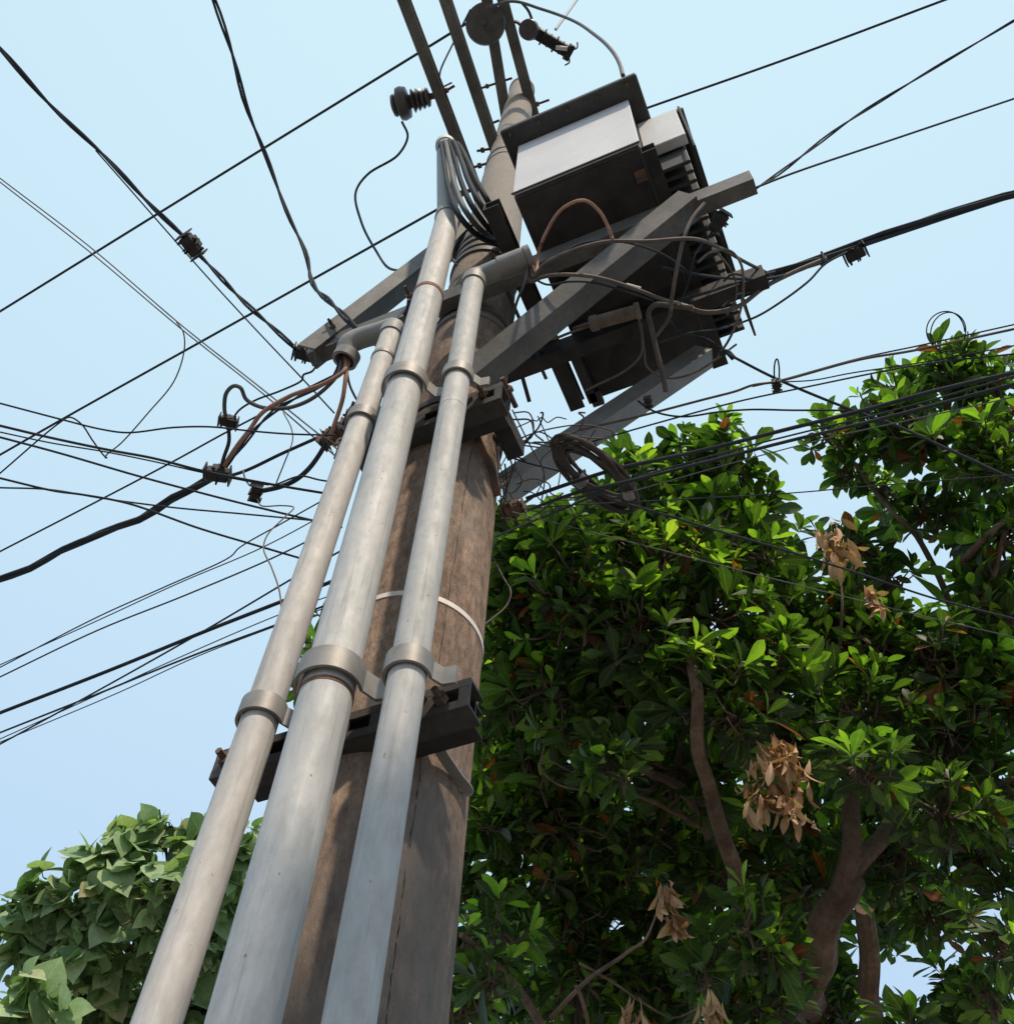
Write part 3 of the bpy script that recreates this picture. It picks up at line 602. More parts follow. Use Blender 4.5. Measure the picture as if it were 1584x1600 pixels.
wire([(541, 566, zz), (546, 600, zz - .05), (556, 622, zz - .07), (565, 635, zz - .05)], 4, 'short blue grey cable from conduit mouth behind the leftmost pipe', 'wire_grey')
wire([(495, 570, 5.0), (488, 580, 4.98), (474, 586, 4.95), (472, 594, 4.93), (440, 610, 4.9), (400, 625, 4.85), (375, 640, 4.83), (363, 655, 4.8)], 3.4, 'thin wire from the crossarm end arching to the upper left clamp')

# connectors
def connector(px, py, h, size, axis_px, label, kind='toothed', mat='black_steel', grp='line connectors'):
    P = PH(px, py, h); Q = PH(px + axis_px[0], py + axis_px[1], h); d = nrm(Q - P); s = nrm(np.cross(d, ZZ)); L = size * depth(P) / FPX
    e = empty('wire_connector', P, label, 'connector', grp)
    b = MB(); b.box(P, d * L * .42, s * L * .26, ZZ * L * .22); b.box(P + s * L * .18 + ZZ * L * .12, d * L * .25, s * L * .14, ZZ * L * .2); b.build('housing', mat, e, bevel=.003)
    b = MB()
    for k in range(4):
        b.lathe([(0, L * .07), (L * (.35 + .08 * (k % 2)), L * .06), (L * .45, L * .035)], P + d * L * (-.33 + .22 * k), (s * (1 if k % 2 else -1) + ZZ * random.uniform(-.8, .3)), 7)
    for k in range(3): b.box(P + d * L * (-.5 + .5 * k), d * L * .03, s * L * .36, ZZ * L * .28)
    b.build('teeth' if kind == 'toothed' else 'bolts', 'black_steel' if mat != 'rust' else 'rust', e, smooth=False)
    return e
connector(299, 383, 5.63, 38, (14, 18), 'toothed splice block midway on the twisted cable in open sky')
connector(476, 553, 5.28, 34, (14, 4), 'black toothed anchor clamp at the tip of the left crossarm')
connector(357, 659, zz - .18, 28, (12, 3), 'small upper clamp where the looping grey cable meets a wire', 'bolts')
connector(340, 741, zz - .27, 38, (14, 2), 'lower left clamp biting the heavy bundle\'s end', 'bolts')
connector(400, 769, zz - .38, 28, (-2, 12), 'lowest clamp, oval, at the end of the taped cable', 'bolts')
connector(517, 683, 4.55, 36, (16, -12), 'rusty dead-end clamp left of the slim conduit', 'bolts', 'rust')
connector(551, 650, 4.6, 34, (10, -14), 'rusty clamp tucked between conduits under the left mouth', 'bolts', 'rust')
connector(1335, 396, 5.38, 34, (16, -8), 'toothed clamp hanging under the heavy cable on the right', 'toothed')
connector(1213, 603, 4.55, 20, (1, 12), 'small black clip on crossing telephone wires below the transformer', 'bolts')
connector(1123, 346, 5.02, 34, (14, -20), 'ribbed dark clamp under the front crossarm\'s right tip', 'toothed')
connector(1012, 628, 4.5, 17, (2, 12), 'tiny dark clip below the hanging copper pipe', 'bolts')
connector(540, 698, 4.35, 26, (8, 12), 'frayed rusty tie just left of the middle conduit', 'bolts', 'rust')

# lower-left wires (pixel polylines at the height of their fixing)
LL = [
 ([(0, 862, 4.85), (157, 781, 4.85), (271, 721, 4.85), (349, 678, 4.85), (408, 647, 4.85), (470, 612, 4.85), (545, 575, 4.85)], 3.2, 'straight wire passing through the small upper clamp'),
 ([(0, 630, 4.4), (95, 655, 4.4), (160, 671, 4.4), (200, 676, 4.4), (271, 668, 4.4), (330, 667, 4.4), (388, 673, 4.4), (450, 678, 4.4), (525, 680, 4.4)], 3, 'sagging wire with a dip, highest of those entering from the left'),
 ([(0, 665, 4.3), (80, 684, 4.3), (170, 703, 4.3), (240, 716, 4.3), (318, 736, 4.3), (420, 756, 4.3), (540, 776, 4.3)], 4.2, 'dark wire just below the dipping one, ending behind the leftmost conduit'),
 ([(0, 675, 4.3), (80, 692, 4.3), (165, 706, 4.3), (240, 721, 4.3), (320, 739, 4.3), (420, 758, 4.3)], 2.4, 'very thin wire hugging the underside of a darker one'),
 ([(0, 683, 4.2), (90, 707, 4.2), (217, 744, 4.2), (310, 769, 4.2), (400, 792, 4.2), (535, 824, 4.2)], 3.6, 'dark wire crossing the heavy bundle below the lower left clamp'),
 ([(0, 747, 4.0), (85, 767, 4.0), (130, 773, 4.0), (202, 787, 4.0), (310, 825, 4.0), (400, 852, 4.0), (510, 884, 4.0)], 3.6, 'dark wire falling to the right under the heavy bundle'),
 ([(0, 762, 4.1), (78, 765, 4.1), (163, 779, 4.1), (271, 793, 4.1), (380, 803, 4.1), (530, 817, 4.1)], 2.8, 'nearly level thin wire meeting a falling one at the left edge'),
 ([(0, 1043, 4.1), (155, 963, 4.1), (260, 916, 4.1), (360, 870, 4.1), (374, 856, 4.1), (440, 818, 4.1), (540, 762, 4.1)], 2.3, 'fine wire with a small kink before the leftmost conduit'),
 ([(0, 1039, 4.05), (163, 965, 4.05), (280, 911, 4.05), (411, 855, 4.05), (540, 786, 4.05)], 1.9, 'finest of three close wires below the kinked one'),
 ([(0, 1058, 3.95), (155, 984, 3.95), (290, 930, 3.95), (426, 872, 3.95), (535, 818, 3.95)], 2.6, 'lowest of three close thin wires reaching the conduits'),
 ([(0, 1114, 3.75), (170, 1048, 3.75), (322, 986, 3.75), (455, 934, 3.75), (560, 892, 3.75)], 6, 'thickest black cable of the lower left, straight to the pole'),
 ([(0, 1163, 3.8), (132, 1091, 3.8), (322, 984, 3.8), (469, 897, 3.8), (560, 845, 3.8)], 3, 'wire crossing the thickest lower left cable'),
 ([(0, 1145, 3.65), (136, 1091, 3.65), (310, 1021, 3.65), (440, 973, 3.65), (560, 925, 3.65)], 3.2, 'dark wire second from the bottom on the left'),
 ([(0, 1155, 3.68), (100, 1110, 3.68), (279, 1028, 3.68), (440, 959, 3.68), (560, 915, 3.68)], 1.8, 'hair-thin wire threading between two lower left wires'),
 ([(0, 1160, 3.62), (186, 1082, 3.62), (310, 1025, 3.62), (440, 975, 3.62), (560, 931, 3.62)], 1.8, 'bottommost hair-thin wire on the left'),
]
for pts, px, lb in LL: wire(pts, px, lb, 'wire', TLg)
wire([(0, 905, 4.6), (50, 886, 4.6), (97, 860, 4.6), (163, 831, 4.6), (225, 808, 4.6), (270, 780, 4.6), (330, 748, 4.6)], 14, 'heaviest twisted black bundle sagging in from the left edge', strands=3, twist=.75)
wire([(325, 752, 4.6), (380, 737, 4.6), (440, 709, 4.6), (505, 680, 4.6)], 5.5, 'single black cable from the lower left clamp to the rusty dead end')
wire([(402, 780, 4.3), (412, 791, 4.2), (440, 790, 4.2), (458, 792, 4.2), (445, 808, 4.1), (420, 833, 4.0), (412, 856, 3.9), (425, 888, 3.75), (437, 925, 3.6), (441, 962, 3.5)], 2.4, 'loose thin wire dangling zigzag from the lowest clamp', 'wire_brown')
wire([(380, 735, 4.5), (384, 750, 4.4), (390, 758, 4.35)], 3, 'stub of grey wire beside the oval clamp', 'wire_grey')
wire([(443, 645, 4.7), (455, 668, 4.6), (457, 690, 4.5), (445, 722, 4.4), (431, 757, 4.35)], 2.2, 'pale thin wire bowed to the right beside the hanging copper cable', 'wire_brown')
wire([(432, 757, 4.3), (470, 744, 4.3), (500, 750, 4.3), (545, 757, 4.3)], 3, 'arched thin wire above the oval clamp reaching the conduit')
# right side
wire([(1166, 304, 5.25), (1215, 272, 5.4), (1330, 186, 5.7), (1450, 112, 5.9), (1584, 32, 6.1)], 6, 'twisted pair climbing from the crossarm tip to the top right', strands=2, twist=.6)
wire([(1168, 298, 5.25), (1240, 270, 5.4), (1400, 216, 5.7), (1584, 154, 6.0)], 3.6, 'single wire leaving the crossarm tip just below the climbing pair')
wire([(1195, 432, 5.25), (1240, 418, 5.3), (1290, 402, 5.35), (1350, 378, 5.4), (1440, 346, 5.5), (1584, 302, 5.6)], 16, 'thick black cable bundle leaving the transformer to the right edge', strands=3, twist=2.2)
wire([(1150, 507, 4.95), (1185, 493, 5.0), (1225, 468, 5.05), (1262, 440, 5.1), (1288, 413, 5.2), (1322, 394, 5.3)], 3.6, 'thin cable slung beneath the thick bundle up to its toothed clamp')
wire([(1283, 394, 5.35), (1286, 405, 5.3), (1283, 415, 5.28)], 4, 'short tie knotted on the thick bundle left of its clamp')
RW = [
 ([(905, 672, 4.55), (1000, 650, 4.55), (1100, 624, 4.55), (1150, 611, 4.55), (1175, 602, 4.55), (1215, 596, 4.55), (1342, 562, 4.55), (1425, 548, 4.55), (1584, 514, 4.55)], 4, 'dusty telephone cable running past the small black clip', 'wire_brown'),
 ([(1175, 604, 4.57), (1215, 595, 4.57), (1342, 560, 4.57), (1440, 539, 4.57), (1584, 507, 4.57)], 2.5, 'twin thin cable just above the clipped telephone cable', 'wire'),
 ([(925, 690, 4.5), (1030, 660, 4.5), (1150, 628, 4.5), (1253, 606, 4.5), (1442, 569, 4.5), (1584, 553, 4.5)], 2.8, 'thin wire second below the telephone cable over the right tree top', 'wire'),
 ([(1215, 597, 4.52), (1270, 594, 4.52), (1329, 583, 4.52), (1442, 566, 4.52), (1584, 540, 4.52)], 2.2, 'fine wire starting at the small clip, fanning right', 'wire'),
 ([(996, 626, 4.5), (1012, 638, 4.5), (1035, 647, 4.5), (1070, 651, 4.5), (1120, 644, 4.5), (1170, 640, 4.5), (1240, 641, 4.5), (1300, 641, 4.5), (1325, 642, 4.5)], 3.2, 'short sagging wire under the lower brace, near level', 'wire'),
 ([(1128, 548, 4.75), (1150, 560, 4.7), (1215, 593, 4.62), (1329, 640, 4.5), (1390, 661, 4.42), (1459, 692, 4.35), (1584, 750, 4.2)], 4.6, 'black wire slanting down right from the platform corner across all others', 'wire'),
 ([(822, 779, 4.1), (900, 752, 4.1), (966, 732, 4.1), (1100, 703, 4.1), (1240, 668, 4.1), (1349, 641, 4.1), (1459, 611, 4.1), (1584, 582, 4.1)], 6.5, 'thick upper black cable passing in front of the right tree', 'wire'),
 ([(830, 795, 4.0), (900, 770, 4.0), (981, 752, 4.0), (1110, 720, 4.0), (1240, 687, 4.0), (1370, 656, 4.0), (1584, 600, 4.0)], 5.5, 'second thick black cable, close under the uppermost thick one', 'wire'),
 ([(900, 780, 4.05), (1000, 745, 4.05), (1150, 702, 4.05), (1240, 679, 4.05), (1400, 640, 4.05), (1584, 588, 4.05)], 3, 'thin wire squeezed between the two thick black cables', 'wire'),
 ([(980, 770, 3.95), (1150, 722, 3.95), (1300, 683, 3.95), (1450, 650, 3.95), (1584, 620, 3.95)], 2, 'fine grey wire just under the thick cables', 'wire_grey'),
 ([(810, 796, 3.95), (900, 789, 3.95), (1050, 781, 3.95), (1240, 770, 3.95), (1342, 761, 3.95), (1584, 742, 3.95)], 2, 'hair-thin almost level wire across the tree crowns', 'wire'),
 ([(960, 782, 3.95), (1000, 793, 3.95), (1120, 829, 3.95), (1240, 864, 3.95), (1350, 899, 3.95), (1459, 935, 3.95), (1584, 967, 3.95)], 3.4, 'dark wire falling right from the coil across the leaves', 'wire'),
 ([(800, 800, 3.9), (867, 817, 3.9), (1000, 851, 3.9), (1178, 897, 3.9), (1390, 950, 3.9), (1584, 996, 3.9)], 1.8, 'palest thin wire falling right in front of the leaves', 'wire_grey'),
 ([(775, 838, 3.85), (830, 815, 3.9), (880, 795, 3.95), (940, 770, 4.0)], 3.6, 'short dark wire from the pole edge up to the coil', 'wire'),
]
for pts, px, lb, mt_ in RW: wire(pts, px, lb, mt_, TRg)
# loops
def loop(cx, cy, rx, ry, rot, h, px, label, turns=1, mat='wire', jitter=0, name='cable_loop', dh=0.0, cat='cable'):
    P = []; n = 40 * turns; rs = depth(PH(cx, cy, h)) / FPX * px / 2
    for i in range(n + 1):
        a = 2 * math.pi * i / 40; k = a / (2 * math.pi); jr = jitter * math.sin(a * .5 + k * 2.1) + jitter * .6 * math.sin(a * 1.3 + k)
        x = (rx + jr) * math.cos(a); y = (ry + jr * .7) * math.sin(a); c, s = math.cos(rot), math.sin(rot)
        P.append(PH(cx + x * c - y * s, cy + x * s + y * c, h + dh * math.sin(a) + .012 * math.sin(k * 2.2)))
    b = MB(); b.tube(P, rs, 7); return tag(b.build(name, mat), label, cat)
loop(1482, 518, 29, 31, 0, 4.56, 2, 'spare wire ring standing above the cables over the right treetop', 2, jitter=4)
loop(1213, 581, 4, 20, 0, 4.57, 2.6, 'narrow wire loop standing on the small black clip')
loop(930, 740, 68, 24, rad(40), 4.12, 6, 'large dark coil of spare cable hanging on the lower brace', 12, 'wire_dusty', jitter=11, name='cable_coil', dh=.03)
for a_, lb in ((-.55, 'pale tape wrap on the coil\'s upper side'), (1.75, 'pale tape wrap on the coil\'s lower side')):
    def _e(a): x = 68 * math.cos(a); y = 24 * math.sin(a); c, q = math.cos(rad(40)), math.sin(rad(40)); return PH(930 + x * c - y * q, 740 + x * q + y * c, 4.12 + .03 * math.sin(a))
    P = _e(a_); d = nrm(_e(a_ + .05) - P); b = MB(); b.lathe([(-.016, .021), (.016, .023)], P, d, 14)
    tag(b.build('tape_wrap', 'saddle'), lb, 'tape')

# transformer-side cables
h0 = h3 + .04
def wt(pts, px, lb, mat='wire', **k):     # these hang just below the long brace, not through it
    pts = [(x, y, h - .17 * float(np.interp(x, [838, 870, 1060, 1130], [0, 1, 1, 0])) * (y < 470)) for x, y, h in pts]
    return wire(pts, px, lb, mat, 'cables around the transformer platform', **k)
wt([(829, 404, h0), (838, 425, h0 - .08), (840, 400, h0), (852, 366, h0 + .02), (880, 325, h0 + .05), (912, 313, h0 + .06), (936, 330, h0 + .05), (950, 355, h0 + .03), (957, 374, h0)], 5.5, 'copper cable arching high from the right conduit mouth', 'copper')
wt([(828, 404, h0), (834, 432, h0 - .08), (848, 415, h0 - .04), (890, 393, h0), (945, 378, h0 + .02), (1010, 377, h0 + .03), (1080, 373, h0 + .05), (1125, 388, h0 + .1), (1165, 410, h0 + .2), (1205, 430, h0 + .3)], 6, 'brown cable crossing over the brace to the thick bundle', 'wire_brown')
wt([(827, 406, h0), (829, 440, h0 - .08), (845, 434, h0 - .06), (880, 429, h0 - .03), (930, 433, h0), (985, 449, h0), (1030, 466, h0 + .02), (1065, 475, h0 + .05)], 6, 'brown cable from right conduit mouth to the pale spliced joint', 'wire_brown')
wt([(826, 408, h0), (820, 440, h0 - .1), (808, 470, h0 - .1), (801, 500, h0), (798, 520, h0 + .1)], 4.5, 'blue grey cable falling from right conduit mouth to the pole', 'wire_grey')
wt([(978, 446, h0 + .005), (1000, 452, h0 + .005)], 8, 'pale splice sleeve on brown cable before the dark tank', 'ring_white', name='splice_sleeve', cat='splice')
wt([(1062, 476, h0 + .02), (1082, 482, h0 + .03)], 7.5, 'pale splice sleeve above the hanging copper pipe', 'ring_white', name='splice_sleeve', cat='splice')
wt([(1062, 476, h0 + .05), (1100, 488, h0 + .05), (1150, 480, h0 + .1), (1195, 448, h0 + .2), (1240, 425, h0 + .3), (1290, 404, h0 + .4)], 7.5, 'dusty cable swinging under the rear crossarm\'s end into the bundle', 'wire_brown')
wt([(1035, 418, h0 + .1), (1080, 427, h0 + .1), (1130, 434, h0 + .12), (1190, 436, h0 + .2), (1240, 426, h0 + .3), (1285, 407, h0 + .4)], 4.5, 'black cable passing level by the fins into the bundle')
wt([(1060, 470, h0 + .1), (1110, 455, h0 + .12), (1165, 437, h0 + .2), (1210, 425, h0 + .3)], 5, 'black cable rising from the pale splice past the fins')
wt([(1100, 318, 5.08), (1082, 340, 5.05), (1068, 372, 5.0), (1058, 415, 4.95), (1050, 460, 4.9), (1043, 500, 4.85), (1025, 525, 4.85)], 6, 'dusty cable dropping from front crossarm tip down across the tank', 'wire_brown')
wt([(1090, 410, 4.95), (1110, 394, 4.95), (1140, 392, 4.95), (1157, 412, 4.9), (1161, 450, 4.85), (1155, 490, 4.8), (1140, 528, 4.75), (1122, 556, 4.75)], 4.2, 'brown cable making the big half loop right of the fins', 'wire_brown')
wt([(1130, 440, 4.98), (1142, 429, 4.98), (1158, 430, 5.0), (1168, 440, 5.05)], 3.6, 'small hooped cable over the rear crossarm\'s slot')
wt([(1082, 481, 4.9), (1050, 478, 4.9), (1022, 477, 4.9), (1013, 488, 4.9), (1017, 510, 4.88), (1026, 550, 4.82), (1036, 590, 4.75), (1040, 612, 4.72)], 8.5, 'bent dusty pipe-like cable end hanging straight down below the platform', 'wire_brown')
wt([(998, 500, 4.95), (1003, 530, 4.9), (1000, 556, 4.85), (975, 580, 4.8), (940, 598, 4.75), (915, 610, 4.72)], 3.8, 'brown wire curving down left from the fuse tube', 'wire_brown')
wt([(1001, 505, 4.95), (1006, 545, 4.9), (1012, 575, 4.82), (1045, 591, 4.78), (1085, 582, 4.78), (1120, 560, 4.8), (1150, 538, 4.85)], 3.6, 'brown wire sweeping under the platform\'s far corner', 'wire_brown')
wt([(838, 530, 4.85), (862, 530, 4.85), (890, 520, 4.88), (925, 508, 4.9)], 4.5, 'lead running from the pole to the tan fuse tube', 'wire_brown')
wt([(1030, 535, 4.8), (1080, 520, 4.82), (1120, 515, 4.85), (1152, 505, 4.95)], 3.8, 'wire along the lower brace\'s far end')
wt([(1090, 395, 5.1), (1100, 365, 5.1), (1112, 350, 5.05), (1118, 335, 5.05)], 4, 'short lead tucked behind the ribbed clamp')
wt([(1125, 552, 4.75), (1135, 550, 4.74), (1146, 560, 4.72)], 9, 'dark shackle at platform corner where the slanting wire begins', name='shackle', cat='shackle')
wt([(1060, 478, 5.0), (1075, 440, 5.0), (1085, 400, 5.0), (1105, 372, 5.05), (1120, 352, 5.05)], 3.4, 'thin cable rising past the fins to the ribbed clamp')
wt([(1118, 392, 5.0), (1140, 420, 5.0), (1150, 445, 5.0), (1148, 470, 4.98), (1135, 492, 4.95)], 3.2, 'thin curl of cable in front of the rear crossarm\'s end', 'wire_brown')
wt([(1045, 500, 4.9), (1062, 520, 4.9), (1100, 528, 4.85), (1128, 545, 4.8)], 3.2, 'thin wire slack below the dusty cable to the platform corner')
wt([(870, 400, 4.95), (910, 380, 5.0), (950, 376, 5.0), (1000, 384, 5.0), (1040, 400, 5.0), (1075, 425, 5.0)], 3.6, 'black cable branching off the brace-crossing brown one')
wt([(1128, 480, 5.0), (1150, 462, 5.05), (1178, 455, 5.1), (1200, 440, 5.2)], 4, 'short black lead joining the thick bundle at the crossarm end')
wt([(835, 436, 4.9), (858, 445, 4.9), (890, 440, 4.92), (930, 442, 4.95), (975, 455, 4.95), (1020, 470, 4.98)], 3.6, 'thin black cable running along the brown spliced one')
A, B = PH(921, 507, 4.9), PH(1000, 485, 4.9); d = nrm(B - A); L = np.linalg.norm(B - A)
e = empty('fuse_tube', A, 'stubby tan fuse tube lying under the rear crossarm', 'fuse')
b = MB(); b.lathe([(0, .022), (.005, .028), (.03, .028), (.031, .024), (L * .9, .024), (L * .9 + .001, .03), (L, .03)], A, d, 20); b.build('tube', 'tan_tube', e)
b = MB(); b.lathe([(-.06, .006), (0, .012)], A, d, 8); b.build('terminal', 'rust', e)
wire([(748, 475, 4.95), (720, 420, 5.6), (705, 400, 5.8), (715, 375, 5.95), (740, 350, 6.0)], 4, 'dark cable slack beside the pole between two conduits')
wire([(640, 468, 5.05), (637, 485, 5.05), (632, 492, 5.05)], 8, 'small dark bolt-like stub on the left crossarm near conduit', name='crossarm_stub', cat='bolt')

# tangle of thin wires to the right of the pole
rr = random.Random(3)
cols = ['wire', 'wire_brown', 'wire_grey', 'wire_brown']
TG = [[(782, 690), (800, 672), (825, 660), (832, 656), (838, 658), (846, 652), (855, 660), (870, 652), (885, 655)],
      [(782, 700), (830, 678), (870, 668), (905, 664), (940, 668), (958, 676), (950, 684), (900, 682)],
      [(780, 690), (830, 692), (880, 700), (915, 690), (930, 672)], [(776, 740), (800, 700), (820, 682), (850, 672)],
      [(776, 800), (800, 740), (812, 700), (840, 675), (870, 690)], [(785, 660), (790, 700), (800, 730), (790, 770)],
      [(783, 790), (830, 780), (850, 740), (845, 720), (865, 700)], [(800, 640), (830, 700), (850, 740), (845, 790)],
      [(790, 712), (830, 725), (870, 735), (900, 745)], [(780, 720), (790, 760), (812, 790), (850, 800), (880, 790)],
      [(785, 745), (805, 735), (815, 752), (800, 770), (785, 762)], [(782, 810), (820, 812), (850, 795), (880, 770)],
      [(840, 650), (862, 700), (875, 730), (872, 760)], [(778, 770), (800, 790), (820, 800), (838, 790)], [(930, 690), (930, 708)]]
for k in range(12):
    x, y = rr.uniform(785, 880), rr.uniform(660, 790); a_ = rr.uniform(0, 6.28); t_ = [(x, y)]
    for _ in range(rr.randint(4, 6)):
        a_ += rr.uniform(-1.1, 1.1); x += math.cos(a_) * rr.uniform(14, 30); y += math.sin(a_) * rr.uniform(10, 26); x = min(max(x, 782), 950); y = min(max(y, 645), 812); t_.append((x, y))
    TG.append(t_)
for i, t in enumerate(TG):
    hh = 4.25 + .02 * (i % 5)
    wire([(x, y, hh - (y - 650) * .001) for x, y in t], 1.9 + .5 * (i % 3), 'thin %s tangled wire in the messy knot right of the pole' % ['black', 'brown', 'grey', 'brown'][i % 4], cols[i % 4], 'tangled thin %s wires right of the pole' % ['black', 'brown', 'grey', 'brown'][i % 4], 'wire', 'tangled_wire')
for (x, y, h, s, lb) in ((790, 680, 4.25, 30, 'rusty hook clamp right of the pole at the wire tangle\'s top'), (803, 700, 4.2, 22, 'small rusty clip in the wire tangle'), (802, 795, 4.0, 34, 'rusty anchor block at the pole\'s right edge where the tree cables start')):
    connector(x, y, h, s, (14, -4), lb, 'bolts', 'rust', 'rusty hardware at the tangle')
for i, (x, y) in enumerate(((523, 712), (530, 700))):
    wire([(500, 670 + i * 8, 4.4), (x, y, 4.35), (532, 718, 4.3), (540, 722, 4.3)], 1.8, 'frayed thin wire end beside the leftmost conduit, %s one' % ('upper' if i == 0 else 'lower'), 'wire_brown')
wire([(755, 840, 4.0), (785, 900, 3.8), (798, 925, 3.72), (792, 945, 3.68), (758, 975, 3.6)], 2.6, 'thin pale wire bowing out from the pole in front of the leaves', 'wire_brown')

# ------------------------------------------------------------------ trees
def leaf_tmpl(kind):
    if kind == 'round': ST = [(0, 0), (-.05, .20), (.04, .38), (.22, .49), (.42, .47), (.60, .37), (.77, .23), (.9, .10), (1.03, 0)]; MID = [0, .03, .12, .25, .42, .60, .77, .9, 1.03]; fold = .10
    else: ST = [(0, 0), (.14, .045), (.32, .10), (.50, .160), (.66, .190), (.80, .165), (.91, .09), (1.0, 0)]; MID = [t for t, _ in ST]; fold = .26
    mid = [(0, t, 0) for t in MID]; V = list(mid); Lf = []; Rt = []
    for t, w_ in ST[1:-1]:
        V.append((-w_, t, fold * w_)); Lf.append(len(V) - 1); V.append((w_, t, fold * w_)); Rt.append(len(V) - 1)
    F = []
    n = len(ST)
    for side in (Lf, Rt):
        seq = side; fl = side is Rt
        tri = [(0, 1, seq[0])] + [(i, i + 1, seq[i], seq[i - 1]) for i in range(1, n - 2)] + [(n - 2, n - 1, seq[-1])]
        F += [f if fl else f[::-1] for f in tri]
    return np.array(V, float), F
TM = {k: leaf_tmpl(k) for k in ('obovate', 'round')}
def leaf_mesh(name, kind, O, D, N, Ls, mat, parent, curl=.25, wid=1.0):
    """O origins, D directions, N normals, Ls lengths -> one mesh"""
    V0, F = TM[kind]; n = len(O); D = D / np.linalg.norm(D, axis=1)[:, None]
    N = N - D * (N * D).sum(1)[:, None]; N /= np.linalg.norm(N, axis=1)[:, None] + 1e-9; X = np.cross(D, N)
    cu = rng.normal(curl, .15, n); wd = rng.uniform(.85, 1.15, n) * wid
    P = (O[:, None, :] + Ls[:, None, None] * (X[:, None, :] * (V0[None, :, 0, None] * wd[:, None, None]) + D[:, None, :] * V0[None, :, 1, None]
         + N[:, None, :] * (V0[None, :, 2, None] - cu[:, None, None] * (V0[None, :, 1, None] ** 2) * .6)))
    nv = len(V0); P = P.reshape(-1, 3)
    lt = np.array([len(f) for f in F]); base = np.concatenate([np.array(f) for f in F])
    loops = (base[None, :] + (np.arange(n) * nv)[:, None]).ravel(); tot = np.tile(lt, n); st = np.concatenate([[0], np.cumsum(tot)[:-1]])
    me = bpy.data.meshes.new(name); me.vertices.add(len(P)); me.vertices.foreach_set('co', P.ravel())
    me.loops.add(len(loops)); me.loops.foreach_set('vertex_index', loops.astype(np.int32))
    me.polygons.add(len(tot)); me.polygons.foreach_set('loop_start', st.astype(np.int32)); me.polygons.foreach_set('loop_total', tot.astype(np.int32))
    me.polygons.foreach_set('use_smooth', np.ones(len(tot), bool)); me.update(calc_edges=True)
    uv = me.uv_layers.new(name='leaf'); uvv = V0[:, :2] * np.array([1, 1.0]) + np.array([.5, 0]); uv.data.foreach_set('uv', np.tile(uvv[base], (n, 1)).ravel().astype(np.float32))
    me.materials.append(M[mat]); o = bpy.data.objects.new(name, me); COL.objects.link(o)
    if parent: o.parent = parent; o.matrix_parent_inverse = Matrix.Translation(-Vector(parent_loc(parent)))
    return o
LIT_LEAF = []
def rosettes(lobes, dens, per=(7, 12), L=(.09, .165), up=1.0, spread=(38, 85), fill=.35, jit=1.0):
    """lobes: (centre, radius vec). rosettes on the shell of each lobe, pointing outward and up"""
    Os, Ds, Ns, Ls, T = [], [], [], [], []; LIT_LEAF.clear()
    for c, r in lobes:
        k = int(dens * (r / .3) ** 2)
        for _ in range(k):
            q = rng.normal(size=3); q /= np.linalg.norm(q); rr = r * (rng.uniform(.75, 1.12) if rng.random() > fill else rng.uniform(.2, .75))
            p = c + q * rr * np.array([1, 1, .85]); a = q * .8 + np.array([0, 0, up]) + rng.normal(size=3) * .3; a /= np.linalg.norm(a)
            b1 = np.cross(a, rng.normal(size=3)); b1 /= np.linalg.norm(b1); b2 = np.cross(a, b1); n = rng.integers(*per); ph = rng.uniform(0, 6.28)
            lit_tip = rng.random() < .55 + .3 * q[2]; n_lit = rng.integers(3, 7) if lit_tip else rng.integers(0, 2)  # more bright leaves towards lobe tops, imitating where the sun strikes
            lb = rng.uniform(*L) * rng.choice([.75, 1, 1, 1.1]); T.append((p - a * .09, p, c))
            for i in range(n):
                w_ = ph + i * 2.4; tl = rad(rng.uniform(*spread)) if i > 1 else rad(rng.uniform(8, 35)); rd = b1 * math.cos(w_) + b2 * math.sin(w_)
                d = a * math.cos(tl) + rd * math.sin(tl); d[2] -= .12
                LIT_LEAF.append(i < n_lit)
                Os.append(p - a * .035 * (i / n) + rng.normal(size=3) * .006 * jit); Ds.append(d); Ns.append(a * math.sin(tl) - rd * math.cos(tl) + rng.normal(size=3) * .18); Ls.append(lb * (rng.uniform(.75, 1.15) if i > 1 else rng.uniform(.5, .8)))
    return np.array(Os), np.array(Ds), np.array(Ns), np.array(Ls), T
def limb(parent, pts, r0, r1, name='branch', mat='bark', seg=9):
    P = spline(pts, 6); n = len(P); b = MB(); P = [p + np.array([math.sin(i * .9), math.cos(i * 1.3), 0]) * r0 * .15 for i, p in enumerate(P)]
    b.tube(P, [r0 + (r1 - r0) * i / (n - 1) for i in range(n)], seg); return b.build(name, mat, parent)
def twigs(T, parent, r=.0045, mat='twig'):
    b = MB()
    for k, (a, p, c) in enumerate(T):
        m_ = (a + c) / 2 + rng.normal(size=3) * .02; P_ = spline([c * .6 + m_ * .4, m_, a * .7 + m_ * .3 + rng.normal(size=3) * .008, a, p], 2); b.tube(P_, [r * (1.6 - .9 * i / len(P_)) for i in range(len(P_))], 4, cap=False)
    return tag(b.build('twigs', mat, parent), kind='stuff')
def lobes_px(L): return [(PD(x, y, d), r * d / FPX) for x, y, d, r in L]

